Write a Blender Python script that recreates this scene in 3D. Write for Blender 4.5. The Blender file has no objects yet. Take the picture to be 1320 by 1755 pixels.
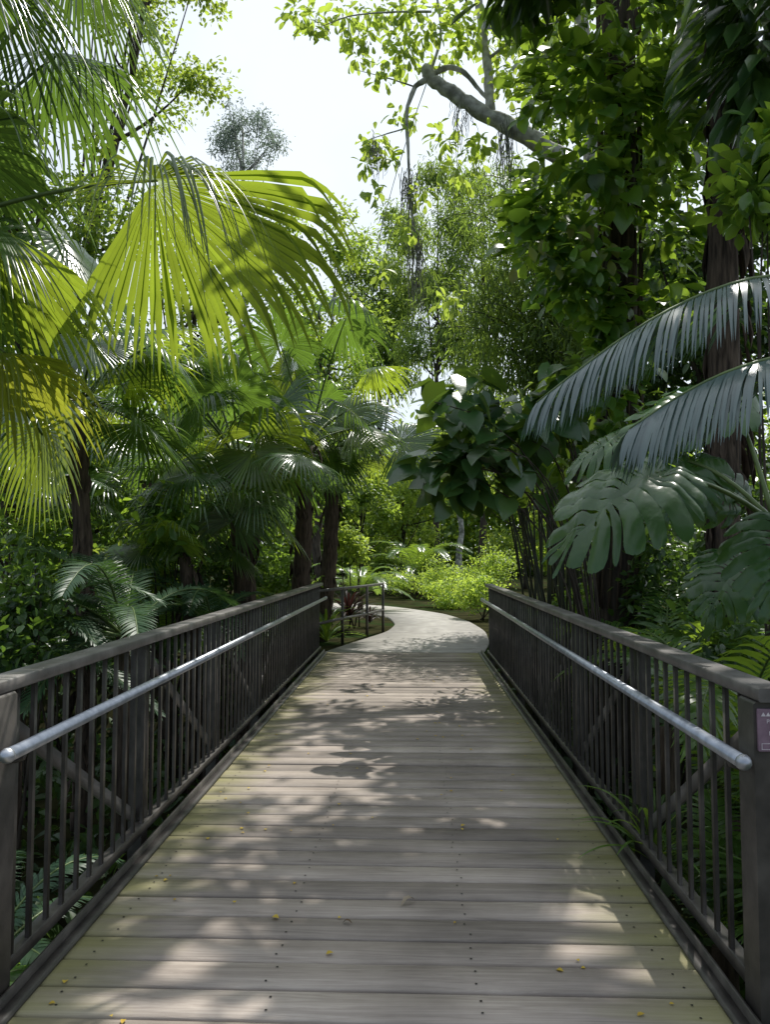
import bpy, math, random
import numpy as np
from mathutils import Vector, Matrix, Euler
rng = np.random.default_rng(11); random.seed(11)
scene = bpy.context.scene
C = scene.collection
BASE = {}
CAMX, CAMH, F = 0.14, 1.55, 1320.0
SUN = Vector((.18, .48, .86)).normalized()

# ------------------------------------------------------------------ camera
cam = bpy.data.cameras.new('camera'); camo = bpy.data.objects.new('camera', cam); C.objects.link(camo)
camo.location = (CAMX, 0, CAMH)
camo.rotation_euler = Euler((math.radians(90 + 3.23), 0, math.radians(1.95)), 'XYZ')
cam.sensor_width = 36; cam.lens = 36 * F / 1755; cam.clip_end = 2000; cam.clip_start = .05
scene.camera = camo
RM = np.array(camo.rotation_euler.to_matrix())

def P(px, py, d):
    r = RM @ np.array([(px - 660) / F, (877.5 - py) / F, -1.0])
    return np.array([CAMX, 0, CAMH]) + r * (d / r[1])

def nz(v):
    v = np.asarray(v, float)
    return v / np.maximum(np.linalg.norm(v, axis=-1, keepdims=True), 1e-9)

def sstep(a, b, x):
    t = np.clip((np.asarray(x, float) - a) / (b - a), 0, 1)
    return t * t * (3 - 2 * t)

def ground_z(x, y):
    x = np.asarray(x, float); y = np.asarray(y, float)
    k = np.maximum(sstep(10.8, 12.3, y), 1 - sstep(-.6, 1.6, y))
    low = -1.35 + .07 * np.minimum(np.abs(x), 12)
    b = .10 * (np.sin(x * 1.7 + y * .6) + np.sin(y * 1.3 - x * .8)) - .2
    return low * (1 - k) - .04 * k + np.minimum(b, 0) * sstep(2.2, 5, np.abs(x)) * .6

# ------------------------------------------------------------------ mesh builder
class MB:
    def __init__(s): s.V = []; s.Fs = []; s.T = []; s.n = 0
    def add(s, V, Fa, T=.5, mi=0):
        V = np.asarray(V, float).reshape(-1, 3); Fa = np.asarray(Fa, int)
        s.V.append(V); s.Fs.append((Fa + s.n, mi))
        s.T.append(np.broadcast_to(np.asarray(T, float), (len(V),)).copy()); s.n += len(V)

def obj(name, mb, mats, parent=None, smooth=False, origin=None):
    V = np.concatenate(mb.V); T = np.concatenate(mb.T)
    off = np.array(BASE[parent.name]) if parent is not None else np.array(origin if origin is not None else (0, 0, 0), float)
    V = V - off
    me = bpy.data.meshes.new(name)
    me.vertices.add(len(V)); me.vertices.foreach_set('co', V.astype(np.float32).ravel())
    idx = np.concatenate([f.ravel() for f, m in mb.Fs])
    tot = np.concatenate([np.full(len(f), f.shape[1]) for f, m in mb.Fs])
    mi = np.concatenate([np.full(len(f), m) for f, m in mb.Fs])
    me.loops.add(len(idx)); me.loops.foreach_set('vertex_index', idx.astype(np.int32))
    st = np.concatenate([[0], np.cumsum(tot)[:-1]])
    me.polygons.add(len(tot)); me.polygons.foreach_set('loop_start', st.astype(np.int32))
    if not isinstance(mats, (list, tuple)): mats = [mats]
    for m in mats: me.materials.append(m)
    if len(mats) > 1: me.polygons.foreach_set('material_index', mi.astype(np.int32))
    me.update(calc_edges=True)
    a = me.attributes.new('tint', 'FLOAT', 'POINT'); a.data.foreach_set('value', T.astype(np.float32))
    if smooth: me.shade_smooth()
    o = bpy.data.objects.new(name, me); C.objects.link(o)
    if parent is not None: o.parent = parent
    else: o.location = off
    BASE[o.name] = off
    return o

def thing(name, label, cat, base=(0, 0, 0), group=None):
    o = bpy.data.objects.new(name, None); o.empty_display_size = .2; C.objects.link(o)
    o.location = base; BASE[o.name] = np.array(base, float)
    return tag(o, label, cat, group)

def tag(o, label=None, cat=None, group=None, kind=None):
    if label: o['label'] = label
    if cat: o['category'] = cat
    if group: o['group'] = group
    if kind: o['kind'] = kind
    return o

def bar(mb, p0, p1, w, h, up=(0, 0, 1), T=.5, mi=0, ch=0.0):
    p0 = np.array(p0, float); p1 = np.array(p1, float); d = nz(p1 - p0)
    x = nz(np.cross(d, up)); z = np.cross(x, d)
    if ch > 0:
        prof = [(-w/2+ch, -h/2), (w/2-ch, -h/2), (w/2, -h/2+ch), (w/2, h/2-ch), (w/2-ch, h/2), (-w/2+ch, h/2), (-w/2, h/2-ch), (-w/2, -h/2+ch)]
    else:
        prof = [(-w/2, -h/2), (w/2, -h/2), (w/2, h/2), (-w/2, h/2)]
    k = len(prof)
    V = [p + a * x + b * z for p in (p0, p1) for a, b in prof]
    mb.add(V, [[i, (i+1) % k, k + (i+1) % k, k + i] for i in range(k)], T, mi)
    mb.add(V, [list(range(k))[::-1], list(range(k, 2*k))], T, mi)

def box(mb, lo, hi, T=.5, mi=0, ch=0.0):
    lo = np.array(lo, float); hi = np.array(hi, float); c = (lo + hi) / 2
    bar(mb, (c[0], lo[1], c[2]), (c[0], hi[1], c[2]), hi[0]-lo[0], hi[2]-lo[2], (0, 0, 1), T, mi, ch)

def tube(mb, pts, rad, sides=8, T=.5, cap=True):
    pts = np.asarray(pts, float); n = len(pts)
    rad = np.broadcast_to(np.asarray(rad, float), (n,))
    tg = nz(np.gradient(pts, axis=0))
    ref = np.array([1., 0, 0]) if abs(tg[0][0]) < .8 else np.array([0, 1., 0])
    rings = []
    x = nz(np.cross(tg[0], ref))
    for i in range(n):
        x = nz(x - tg[i] * np.dot(x, tg[i])); y = np.cross(tg[i], x)
        a = np.arange(sides) * 2 * math.pi / sides
        rings.append(pts[i] + rad[i] * (np.cos(a)[:, None] * x + np.sin(a)[:, None] * y))
    V = np.concatenate(rings)
    i = np.arange(n - 1)[:, None] * sides; j = np.arange(sides)[None]; j2 = (j + 1) % sides
    Fa = np.stack([i + j, i + j2, i + sides + j2, i + sides + j], -1).reshape(-1, 4)
    mb.add(V, Fa, T)
    if cap:
        mb.Fs.append((np.array([list(range(sides))[::-1], [(n-1)*sides + q for q in range(sides)]]) + mb.n - len(V), 0))

def bez(a, b, c, n=10):
    t = np.linspace(0, 1, n)[:, None]
    a, b, c = (np.asarray(q, float) for q in (a, b, c))
    return (1-t)**2 * a + 2*t*(1-t) * b + t*t * c

def scatter(mb, tm, Pn, D, N, S, T):
    tv, tf = tm; D = nz(D); X = nz(np.cross(D, N)); Z = np.cross(X, D); k = len(tv); n = len(Pn)
    S = np.broadcast_to(np.asarray(S, float), (n,))[:, None, None]
    V = Pn[:, None] + S * (tv[None, :, 0, None] * X[:, None] + tv[None, :, 1, None] * D[:, None] + tv[None, :, 2, None] * Z[:, None])
    Fa = (tf[None] + (np.arange(n) * k)[:, None, None]).reshape(-1, tf.shape[1])
    mb.add(V.reshape(-1, 3), Fa, np.repeat(np.broadcast_to(T, (n,)), k))

def oval(w):
    return (np.array([(0, 0, 0), (w*.42, .28, .07), (w*.4, .66, .06), (0, 1, -.06), (-w*.4, .66, .06), (-w*.42, .28, .07)]),
            np.array([(0, 1, 2, 3), (0, 3, 4, 5)]))
LEAF = oval(.62); NARROW = oval(.22); BLADE = oval(.34)
HEART = (np.array([(0, 0, 0), (0, .33, 0), (0, .66, -.04), (0, 1, -.16), (.28, -.15, .05), (.46, .14, .08), (.38, .52, .05), (.15, .84, -.05),
                   (-.28, -.15, .05), (-.46, .14, .08), (-.38, .52, .05), (-.15, .84, -.05)]),
         np.array([(0, 4, 5, 1), (1, 5, 6, 2), (2, 6, 7, 3), (0, 1, 9, 8), (1, 2, 10, 9), (2, 3, 11, 10)]))
OBO = (np.array([(0, 0, 0), (0, .35, 0), (0, .7, -.03), (0, 1, -.12), (.07, .08, .01), (.2, .36, .06), (.25, .68, .05), (.12, .9, -.03),
                 (-.07, .08, .01), (-.2, .36, .06), (-.25, .68, .05), (-.12, .9, -.03)]), HEART[1])

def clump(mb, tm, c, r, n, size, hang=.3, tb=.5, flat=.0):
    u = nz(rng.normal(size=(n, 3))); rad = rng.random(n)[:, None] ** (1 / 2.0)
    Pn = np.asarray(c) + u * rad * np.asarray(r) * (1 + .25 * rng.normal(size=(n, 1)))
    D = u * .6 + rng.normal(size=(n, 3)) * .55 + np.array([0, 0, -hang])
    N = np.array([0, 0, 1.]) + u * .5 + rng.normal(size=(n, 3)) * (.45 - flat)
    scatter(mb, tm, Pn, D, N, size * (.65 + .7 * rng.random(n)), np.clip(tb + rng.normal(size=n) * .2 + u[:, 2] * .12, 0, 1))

# ------------------------------------------------------------------ materials
def newmat(name):
    m = bpy.data.materials.new(name); m.use_nodes = True
    nt = m.node_tree; nt.nodes.clear()
    return m, nt, (lambda t, **k: nd(nt, t, **k)), nt.links.new
def nd(nt, t, **k):
    n = nt.nodes.new(t)
    for a, v in k.items(): setattr(n, a, v)
    return n
def rgb(c): return (c[0], c[1], c[2], 1)

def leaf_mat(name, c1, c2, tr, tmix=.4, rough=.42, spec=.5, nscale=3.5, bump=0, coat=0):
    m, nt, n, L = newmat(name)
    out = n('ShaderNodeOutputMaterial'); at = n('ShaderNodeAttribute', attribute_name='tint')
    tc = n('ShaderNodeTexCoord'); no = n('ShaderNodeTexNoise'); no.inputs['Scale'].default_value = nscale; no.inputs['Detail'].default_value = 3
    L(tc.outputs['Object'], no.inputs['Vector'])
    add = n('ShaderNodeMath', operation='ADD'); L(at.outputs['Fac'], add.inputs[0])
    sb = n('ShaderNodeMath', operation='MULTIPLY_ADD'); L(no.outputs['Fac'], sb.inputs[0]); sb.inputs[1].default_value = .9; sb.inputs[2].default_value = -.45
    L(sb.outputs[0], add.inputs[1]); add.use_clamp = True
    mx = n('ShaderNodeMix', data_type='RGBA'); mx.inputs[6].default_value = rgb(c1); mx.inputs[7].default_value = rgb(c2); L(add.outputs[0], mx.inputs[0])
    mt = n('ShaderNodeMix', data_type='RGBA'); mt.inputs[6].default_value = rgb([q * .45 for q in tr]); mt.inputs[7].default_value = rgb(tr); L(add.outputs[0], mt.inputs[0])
    b = n('ShaderNodeBsdfPrincipled'); b.inputs['Roughness'].default_value = rough; b.inputs['Specular IOR Level'].default_value = spec
    if coat: b.inputs['Coat Weight'].default_value = coat; b.inputs['Coat Roughness'].default_value = .2
    L(mx.outputs[2], b.inputs['Base Color'])
    if bump:
        bp = n('ShaderNodeBump'); bp.inputs['Strength'].default_value = bump; bp.inputs['Distance'].default_value = .02
        n2 = n('ShaderNodeTexNoise'); n2.inputs['Scale'].default_value = 14; L(tc.outputs['Object'], n2.inputs['Vector'])
        L(n2.outputs['Fac'], bp.inputs['Height']); L(bp.outputs[0], b.inputs['Normal'])
    t = n('ShaderNodeBsdfTranslucent'); L(mt.outputs[2], t.inputs['Color'])
    ms = n('ShaderNodeMixShader'); ms.inputs[0].default_value = tmix
    L(b.outputs[0], ms.inputs[1]); L(t.outputs[0], ms.inputs[2]); L(ms.outputs[0], out.inputs['Surface'])
    return m

def rough_mat(name, c1, c2, scale=6, stretch=(1, 1, 1), rough=.85, bump=.3, metal=0, c3=None, spec=.3, detail=6):
    m, nt, n, L = newmat(name)
    out = n('ShaderNodeOutputMaterial'); tc = n('ShaderNodeTexCoord'); mp = n('ShaderNodeMapping'); mp.inputs['Scale'].default_value = stretch
    L(tc.outputs['Object'], mp.inputs['Vector'])
    no = n('ShaderNodeTexNoise'); no.inputs['Scale'].default_value = scale; no.inputs['Detail'].default_value = detail; L(mp.outputs[0], no.inputs['Vector'])
    cr = n('ShaderNodeValToRGB'); cr.color_ramp.elements[0].position = .33; cr.color_ramp.elements[1].position = .68
    cr.color_ramp.elements[0].color = rgb(c1); cr.color_ramp.elements[1].color = rgb(c2)
    L(no.outputs['Fac'], cr.inputs[0]); col = cr.outputs[0]
    if c3 is not None:
        n2 = n('ShaderNodeTexNoise'); n2.inputs['Scale'].default_value = scale * .35; n2.inputs['Detail'].default_value = 4; L(tc.outputs['Object'], n2.inputs['Vector'])
        r2 = n('ShaderNodeValToRGB'); r2.color_ramp.elements[0].position = .5; r2.color_ramp.elements[1].position = .66; L(n2.outputs['Fac'], r2.inputs[0])
        m2 = n('ShaderNodeMix', data_type='RGBA'); L(r2.outputs[0], m2.inputs[0]); L(col, m2.inputs[6]); m2.inputs[7].default_value = rgb(c3); col = m2.outputs[2]
    b = n('ShaderNodeBsdfPrincipled'); b.inputs['Roughness'].default_value = rough; b.inputs['Metallic'].default_value = metal; b.inputs['Specular IOR Level'].default_value = spec
    L(col, b.inputs['Base Color'])
    if bump:
        bp = n('ShaderNodeBump'); bp.inputs['Strength'].default_value = bump; bp.inputs['Distance'].default_value = .02
        L(no.outputs['Fac'], bp.inputs['Height']); L(bp.outputs[0], b.inputs['Normal'])
    L(b.outputs[0], out.inputs['Surface'])
    return m

def deck_mat():
    m, nt, n, L = newmat('weathered_boards')
    out = n('ShaderNodeOutputMaterial'); tc = n('ShaderNodeTexCoord'); at = n('ShaderNodeAttribute', attribute_name='tint')
    mp = n('ShaderNodeMapping'); mp.inputs['Scale'].default_value = (.8, 13, 6); L(tc.outputs['Object'], mp.inputs['Vector'])
    cb = n('ShaderNodeCombineXYZ'); mu = n('ShaderNodeMath', operation='MULTIPLY'); mu.inputs[1].default_value = 37; L(at.outputs['Fac'], mu.inputs[0]); L(mu.outputs[0], cb.inputs['X'])
    va = n('ShaderNodeVectorMath', operation='ADD'); L(mp.outputs[0], va.inputs[0]); L(cb.outputs[0], va.inputs[1])
    gr = n('ShaderNodeTexNoise'); gr.inputs['Scale'].default_value = 2.0; gr.inputs['Detail'].default_value = 10; gr.inputs['Roughness'].default_value = .66; gr.inputs['Distortion'].default_value = 1.6
    L(va.outputs[0], gr.inputs['Vector'])
    cr = n('ShaderNodeValToRGB'); e = cr.color_ramp.elements; e[0].position = .22; e[1].position = .78
    e[0].color = (.18, .150, .127, 1); e[1].color = (.375, .326, .282, 1); L(gr.outputs['Fac'], cr.inputs[0])
    bl = n('ShaderNodeTexNoise'); bl.inputs['Scale'].default_value = 1.6; bl.inputs['Detail'].default_value = 7; L(tc.outputs['Object'], bl.inputs['Vector'])
    hv = n('ShaderNodeMath', operation='MULTIPLY_ADD'); L(bl.outputs['Fac'], hv.inputs[0]); hv.inputs[1].default_value = 1.5; hv.inputs[2].default_value = .25
    pl = n('ShaderNodeMath', operation='MULTIPLY_ADD'); L(at.outputs['Fac'], pl.inputs[0]); pl.inputs[1].default_value = .65; pl.inputs[2].default_value = .72
    pm = n('ShaderNodeMath', operation='MULTIPLY'); L(hv.outputs[0], pm.inputs[0]); L(pl.outputs[0], pm.inputs[1])
    vm = n('ShaderNodeVectorMath', operation='SCALE'); L(cr.outputs[0], vm.inputs[0]); L(pm.outputs[0], vm.inputs['Scale'])
    sx = n('ShaderNodeSeparateXYZ'); L(tc.outputs['Object'], sx.inputs[0]); ab = n('ShaderNodeMath', operation='ABSOLUTE'); L(sx.outputs['X'], ab.inputs[0])
    an = n('ShaderNodeTexNoise'); an.inputs['Scale'].default_value = .5; an.inputs['Detail'].default_value = 5; L(va.outputs[0], an.inputs['Vector'])
    aa = n('ShaderNodeMath', operation='MULTIPLY_ADD'); L(an.outputs['Fac'], aa.inputs[0]); aa.inputs[1].default_value = .9; L(ab.outputs[0], aa.inputs[2])
    mr = n('ShaderNodeMapRange'); mr.inputs['From Min'].default_value = 1.28; mr.inputs['From Max'].default_value = 1.72; L(aa.outputs[0], mr.inputs['Value'])
    mm = n('ShaderNodeMath', operation='MULTIPLY'); L(mr.outputs[0], mm.inputs[0]); mm.inputs[1].default_value = .7
    mx = n('ShaderNodeMix', data_type='RGBA'); L(mm.outputs[0], mx.inputs[0]); L(vm.outputs[0], mx.inputs[6]); mx.inputs[7].default_value = (.22, .215, .065, 1)
    b = n('ShaderNodeBsdfPrincipled'); b.inputs['Roughness'].default_value = .75; b.inputs['Specular IOR Level'].default_value = .22
    L(mx.outputs[2], b.inputs['Base Color'])
    bp = n('ShaderNodeBump'); bp.inputs['Strength'].default_value = .4; bp.inputs['Distance'].default_value = .006; L(gr.outputs['Fac'], bp.inputs['Height']); L(bp.outputs[0], b.inputs['Normal'])
    L(b.outputs[0], out.inputs['Surface'])
    return m

M = {}
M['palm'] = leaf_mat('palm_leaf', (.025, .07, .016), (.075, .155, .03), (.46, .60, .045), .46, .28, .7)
M['palmdark'] = leaf_mat('shade_toned_palm_leaf', (.02, .055, .02), (.065, .135, .042), (.26, .44, .05), .36, .24, .8)  # darker copy of the palm leaf, shade put into its colour
M['palmyellow'] = leaf_mat('yellowing_palm_leaf', (.12, .13, .02), (.10, .16, .025), (.54, .58, .05), .45, .4)
M['lime'] = leaf_mat('lime_leaf', (.07, .14, .024), (.14, .23, .04), (.54, .72, .08), .52, .45)
M['bright'] = leaf_mat('bright_leaf', (.10, .19, .028), (.2, .31, .055), (.68, .86, .11), .52, .5)
M['mid'] = leaf_mat('mid_green_leaf', (.035, .09, .02), (.09, .175, .035), (.38, .58, .06), .46, .36)
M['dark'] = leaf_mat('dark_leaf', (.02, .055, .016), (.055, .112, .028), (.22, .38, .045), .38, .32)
M['blue'] = leaf_mat('blue_green_leaf', (.13, .17, .15), (.22, .27, .23), (.35, .45, .32), .4, .5)
M['glossy'] = leaf_mat('glossy_leaf', (.012, .048, .012), (.034, .10, .024), (.30, .50, .045), .2, .27, .5, bump=.22, coat=.15)
M['heart'] = leaf_mat('heart_leaf', (.02, .065, .02), (.055, .13, .038), (.33, .52, .05), .25, .32, .6, bump=.2, coat=.15)
M['vine'] = leaf_mat('vine_leaf', (.033, .098, .02), (.10, .215, .038), (.5, .74, .065), .48, .3, .7)
M['cycad'] = leaf_mat('cycad_leaf', (.035, .065, .065), (.08, .13, .125), (.14, .28, .09), .14, .3, .9)
M['fern'] = leaf_mat('dark_fern_leaf', (.022, .06, .03), (.06, .12, .055), (.16, .32, .06), .26, .45, .4)
M['frond'] = leaf_mat('frond_leaf', (.033, .09, .022), (.088, .178, .037), (.42, .62, .055), .42, .3, .6)
M['bamboo'] = leaf_mat('bamboo_leaf', (.045, .10, .022), (.11, .185, .04), (.44, .62, .085), .5, .45)
M['red'] = leaf_mat('red_leaf', (.014, .010, .009), (.04, .018, .015), (.07, .025, .02), .25, .4)
M['moss'] = leaf_mat('moss_strand', (.15, .16, .13), (.27, .28, .23), (.3, .32, .22), .3, .9, .1)
M['fallen'] = leaf_mat('fallen_leaf_yellow', (.45, .28, .03), (.62, .45, .06), (.5, .36, .03), .25, .6)
M['fallenbrown'] = leaf_mat('fallen_leaf_brown', (.12, .07, .035), (.4, .33, .24), (.2, .14, .06), .2, .7)
M['litter'] = leaf_mat('ground_cover_leaf', (.022, .055, .016), (.06, .11, .028), (.15, .26, .04), .3, .5)
M['petiole'] = rough_mat('green_stalk', (.06, .10, .025), (.12, .17, .05), 8, (1, 1, 1), .45, .05, spec=.4)
M['bark'] = rough_mat('dark_bark', (.022, .018, .014), (.085, .068, .052), 5, (3, 3, .6), .9, 1)
M['fibre'] = rough_mat('fibrous_palm_trunk', (.03, .022, .017), (.13, .095, .07), 7, (4, 4, .5), .95, 1)
M['mottled'] = rough_mat('mottled_pale_bark', (.25, .24, .22), (.56, .55, .52), 9, (1, 1, 1), .9, .5, c3=(.13, .135, .11))
M['culm'] = rough_mat('bamboo_culm', (.02, .024, .014), (.055, .06, .032), 8, (1, 1, .3), .4, .1)
M['steel'] = rough_mat('dark_bronze_steel', (.028, .025, .023), (.055, .048, .043), 14, (1, 1, 1), .42, .12, c3=(.08, .071, .063), spec=.6)
M['toprail'] = rough_mat('sunlit_tone_steel', (.07, .064, .06), (.135, .125, .116), 11, (1, 1, 1), .45, .15, c3=(.18, .168, .157), spec=.6)  # lighter copy of the bronze steel, sunlight put into its colour
M['galv'] = rough_mat('galvanised_pipe', (.30, .32, .35), (.46, .48, .52), 20, (1, 1, 1), .38, .04, .75)
M['soil'] = rough_mat('dark_soil', (.016, .016, .009), (.045, .045, .02), 2.5, (1, 1, 1), 1, .8, c3=(.025, .042, .014), spec=0)
M['concrete'] = rough_mat('path_concrete', (.27, .255, .235), (.41, .39, .36), 4, (1, 1, 1), .85, .15, c3=(.30, .285, .26))
M['deck'] = deck_mat()
M['screw'] = rough_mat('screw_head', (.02, .018, .016), (.05, .045, .04), 30, (1, 1, 1), .5, 0, .5)
M['plate'] = rough_mat('faded_purple_sign', (.18, .12, .155), (.25, .17, .215), 30, (1, 1, 1), .5, 0)
M['letters'] = rough_mat('pale_lettering', (.55, .5, .53), (.66, .6, .62), 60, (1, 1, 1), .6, 0)

# ------------------------------------------------------------------ setting
def grid_axis(a, near, step, far):
    inner = np.arange(-near, near + .01, step); o = near * (far / near) ** (np.arange(1, 13) / 12)
    return np.concatenate([-o[::-1], inner, o]) + a
gx = grid_axis(0, 14, .5, 400); gy = grid_axis(12, 16, .5, 600)
X, Y = np.meshgrid(gx, gy); Z = ground_z(X, Y)
mb = MB(); w = len(gx); i = np.arange(len(gy) - 1)[:, None] * w + np.arange(w - 1)[None]
mb.add(np.stack([X, Y, Z], -1), np.stack([i, i + 1, i + w + 1, i + w], -1).reshape(-1, 4))
tag(obj('ground', mb, M['soil'], smooth=True), kind='structure')

def smooth_curve(pts, n=40):
    pts = np.array(pts, float); t = np.linspace(0, 1, len(pts)); tt = np.linspace(0, 1, n)
    p = np.stack([np.interp(tt, t, pts[:, k]) for k in range(pts.shape[1])], -1)
    for _ in range(3): p[1:-1] = (p[:-2] + 2 * p[1:-1] + p[2:]) / 4
    return p
Lf = smooth_curve([(-1.27, 12.44), (-.95, 13.7), (-.35, 15.8), (-.2, 17.6), (-.5, 20.2), (-2.2, 23), (-6, 25)])
Rt = smooth_curve([(1.27, 12.44), (1.55, 14), (1.66, 16), (1.5, 18.4), (1.0, 20.8), (-.6, 24), (-5.4, 27.2)])
mb = MB(); n = len(Lf)
V = np.concatenate([np.c_[Lf, np.full(n, .0)], np.c_[Rt, np.full(n, .0)], np.c_[Lf, np.full(n, -.1)], np.c_[Rt, np.full(n, -.1)]])
k = np.arange(n - 1)
mb.add(V, np.concatenate([np.stack([k, k + n, k + n + 1, k + 1], -1), np.stack([k + 2*n, k, k + 1, k + 2*n + 1], -1), np.stack([k + n, k + 3*n, k + 3*n + 1, k + n + 1], -1)]))
tag(obj('path', mb, M['concrete']), kind='structure')
mb = MB(); box(mb, (-1.3, -30, -.15), (1.3, .58, .0)); tag(obj('approach_path', mb, M['concrete']), kind='structure')

# ------------------------------------------------------------------ bridge deck
dk = thing('bridge_deck', 'grey weathered plank deck of the footbridge with mossy yellow edges', 'bridge deck', (0, 6.5, 0))
mb = MB(); y = .6; pitch = .186
while y < 12.4:
    dz = rng.normal() * .002; x0 = -1.262 + rng.normal() * .004; x1 = 1.262 + rng.normal() * .004; t = rng.random(); g = .0065 + .0015 * rng.random()
    a, b = y + g, y + pitch - g; c = .006; zz = [-.045, -.008, 0]
    prof = [(a, zz[0]), (b, zz[0]), (b, zz[1]), (b - c, zz[2]), (a + c, zz[2]), (a, zz[1])]
    tl = rng.normal() * .0015
    V = [(x, p, q + dz + (tl if x > 0 else -tl)) for x in (x0, x1) for p, q in prof]
    mb.add(V, [[i, 6 + i, 6 + (i + 1) % 6, (i + 1) % 6] for i in range(6)], t)
    mb.add(V, [list(range(6)), list(range(6, 12))[::-1]], t)
    for sx in (-1.1, -.37, .37, 1.1):
        for sy in (.05, .136):
            px_ = sx + rng.normal() * .012; py_ = y + sy + rng.normal() * .006; an = np.arange(8) * math.pi / 4
            mb.add(np.stack([px_ + .005 * np.cos(an), py_ + .005 * np.sin(an), np.full(8, dz + .0035)], -1), [list(range(8))], .5, 1)
    y += pitch
obj('planks', mb, [M['deck'], M['screw']], dk)
for s in (-1, 1):
    mb = MB(); box(mb, (s*1.258 - .006, .6, -.05), (s*1.258 + .006, 12.42, .05)); box(mb, (min(s*1.258, s*1.2), .6, .006), (max(s*1.258, s*1.2) - (.006 if s > 0 else 0), 12.42, .013))
    obj('edge_angle', mb, M['steel'], dk)
for s in (-1, 0, 1):
    mb = MB(); box(mb, (s*.9 - .05, .6, -.35), (s*.9 + .05, 12.4, -.052)); obj('girder', mb, M['steel'], dk)

# ------------------------------------------------------------------ railings
def railing(s, label, y1):
    r = thing('bridge_railing', label, 'railing', (s*1.34, 7.5, 0), 'railings along the two sides of the footbridge')
    y0 = 2.7; ys = np.linspace(y0, y1, 7)
    mb = MB(); box(mb, (s*1.34 - .055, y0 - .09, 1.066), (s*1.34 + .055, y1 + .05, 1.112), ch=.006); obj('top_rail', mb, M['toprail'], r)
    mb = MB(); box(mb, (s*1.34 - .03, y0, .05), (s*1.34 + .03, y1, .1), ch=.004); obj('bottom_rail', mb, M['steel'], r)
    mb = MB(); box(mb, (s*1.38 - .07, y0 - .05, -.42), (s*1.38 + .07, y1 + .05, -.2), ch=.01); obj('bottom_chord', mb, M['steel'], r)
    for i, yy in enumerate(ys):
        mb = MB(); e = i in (0,)
        w0, w1 = (1.275, 1.465) if e else (1.345, 1.42)
        lo, hi = sorted((s*w0, s*w1)); box(mb, (lo, yy - (.07 if e else .05), -.45), (hi, yy + .05, 1.064), ch=.01)
        if e: box(mb, (lo + .01, yy - .085, -.4), (hi - .01, yy - .071, .03), ch=.003)
        obj('post', mb, M['steel'], r)
    for i in range(6):
        mb = MB(); a, b = (1.0, .12) if i < 3 else (.12, 1.0)
        bar(mb, (s*1.385, ys[i] + .06, a), (s*1.385, ys[i+1] - .06, b), .012, .065, (0, 0, 1)); obj('diagonal_brace', mb, M['toprail'], r)
    yy = y0 + .14
    while yy < y1 - .08:
        mb = MB(); j = rng.normal() * .002
        box(mb, (s*1.325 - .008, yy - .011 + j, .1), (s*1.325 + .008, yy + .011 + j, 1.066)); obj('picket', mb, M['steel'], r)
        yy += .138
    mb = MB(); tube(mb, [(s*1.225, y0 - .1, .875), (s*1.225, y1 - .1, .875)], .024, 14)
    h = obj('handrail', mb, M['galv'], r, smooth=True)
    for ye, d in ((y0 - .1, -1), (y1 - .1, 1)):
        mb = MB(); q = np.linspace(0, 1, 6)
        tube(mb, [(s*1.225, ye + d * .03 * t + d * .0005, .875) for t in q], [.027 * math.sqrt(max(0.02, 1 - t*t)) for t in q], 14); obj('end_cap', mb, M['galv'], h, smooth=True)
    for yy in ys:
        mb = MB(); tube(mb, [(s*1.225, yy + .02, .855), (s*1.232, yy + .02, .835), (s*1.26, yy + .02, .825), (s*1.345, yy + .02, .825)], .008, 8); obj('bracket', mb, M['steel'], h, smooth=True)
    return r
railing(-1, 'dark steel picket railing with pale pipe handrail along the left side of the deck', 12.4)
railing(1, 'dark steel picket railing with pale pipe handrail on the right side of the deck', 12.0)

# sign on the right near post
sg = thing('sign', 'small faded purple notice plate with pale lettering on the right near post', 'sign', (1.37, 2.625, .98))
mb = MB(); box(mb, (1.285, 2.619, .905), (1.445, 2.6285, 1.043), ch=.002); obj('plate', mb, M['plate'], sg)
def text_mesh(txt, size, loc, parent):
    cu = bpy.data.curves.new('lettering', 'FONT'); cu.body = txt; cu.size = size; cu.align_x = 'CENTER'
    to = bpy.data.objects.new('lettering_curve', cu); C.objects.link(to)
    dg = bpy.context.evaluated_depsgraph_get(); me = bpy.data.meshes.new_from_object(to.evaluated_get(dg))
    bpy.data.objects.remove(to); me.name = 'lettering'; me.transform(Matrix.Rotation(math.pi/2, 4, 'X'))
    me.materials.clear(); me.materials.append(M['letters'])
    o = bpy.data.objects.new('lettering', me); C.objects.link(o); o.parent = parent; o.location = np.array(loc) - BASE[parent.name]; BASE[o.name] = BASE[parent.name]
for k, (t, sz) in enumerate([('PEDESTRIAN', .019), ('LIGHT VE', .019), ('MAXIMUM', .02), ('4 TON', .02)]):
    text_mesh(t, sz, (1.365, 2.6165, .997 - k * .0195), sg)
mb = MB(); xs = 1.294 + .0158 * np.arange(10)
mb.add(np.concatenate([np.stack([xs, np.full(10, 2.6165), np.full(10, 1.02)], -1), np.stack([xs[:9] + .0079, np.full(9, 2.6165), np.full(9, 1.033)], -1)]), [[k, k + 1, 10 + k] for k in range(9)])
obj('ornament', mb, M['letters'], sg)
mb = MB(); o_ = [(1.294, .911), (1.436, .911), (1.436, .932), (1.294, .932)]; i_ = [(1.296, .913), (1.434, .913), (1.434, .930), (1.296, .930)]
mb.add([(a, 2.6165, b) for a, b in o_ + i_], [[k, (k + 1) % 4, 4 + (k + 1) % 4, 4 + k] for k in range(4)]); obj('border', mb, M['letters'], sg)

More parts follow.
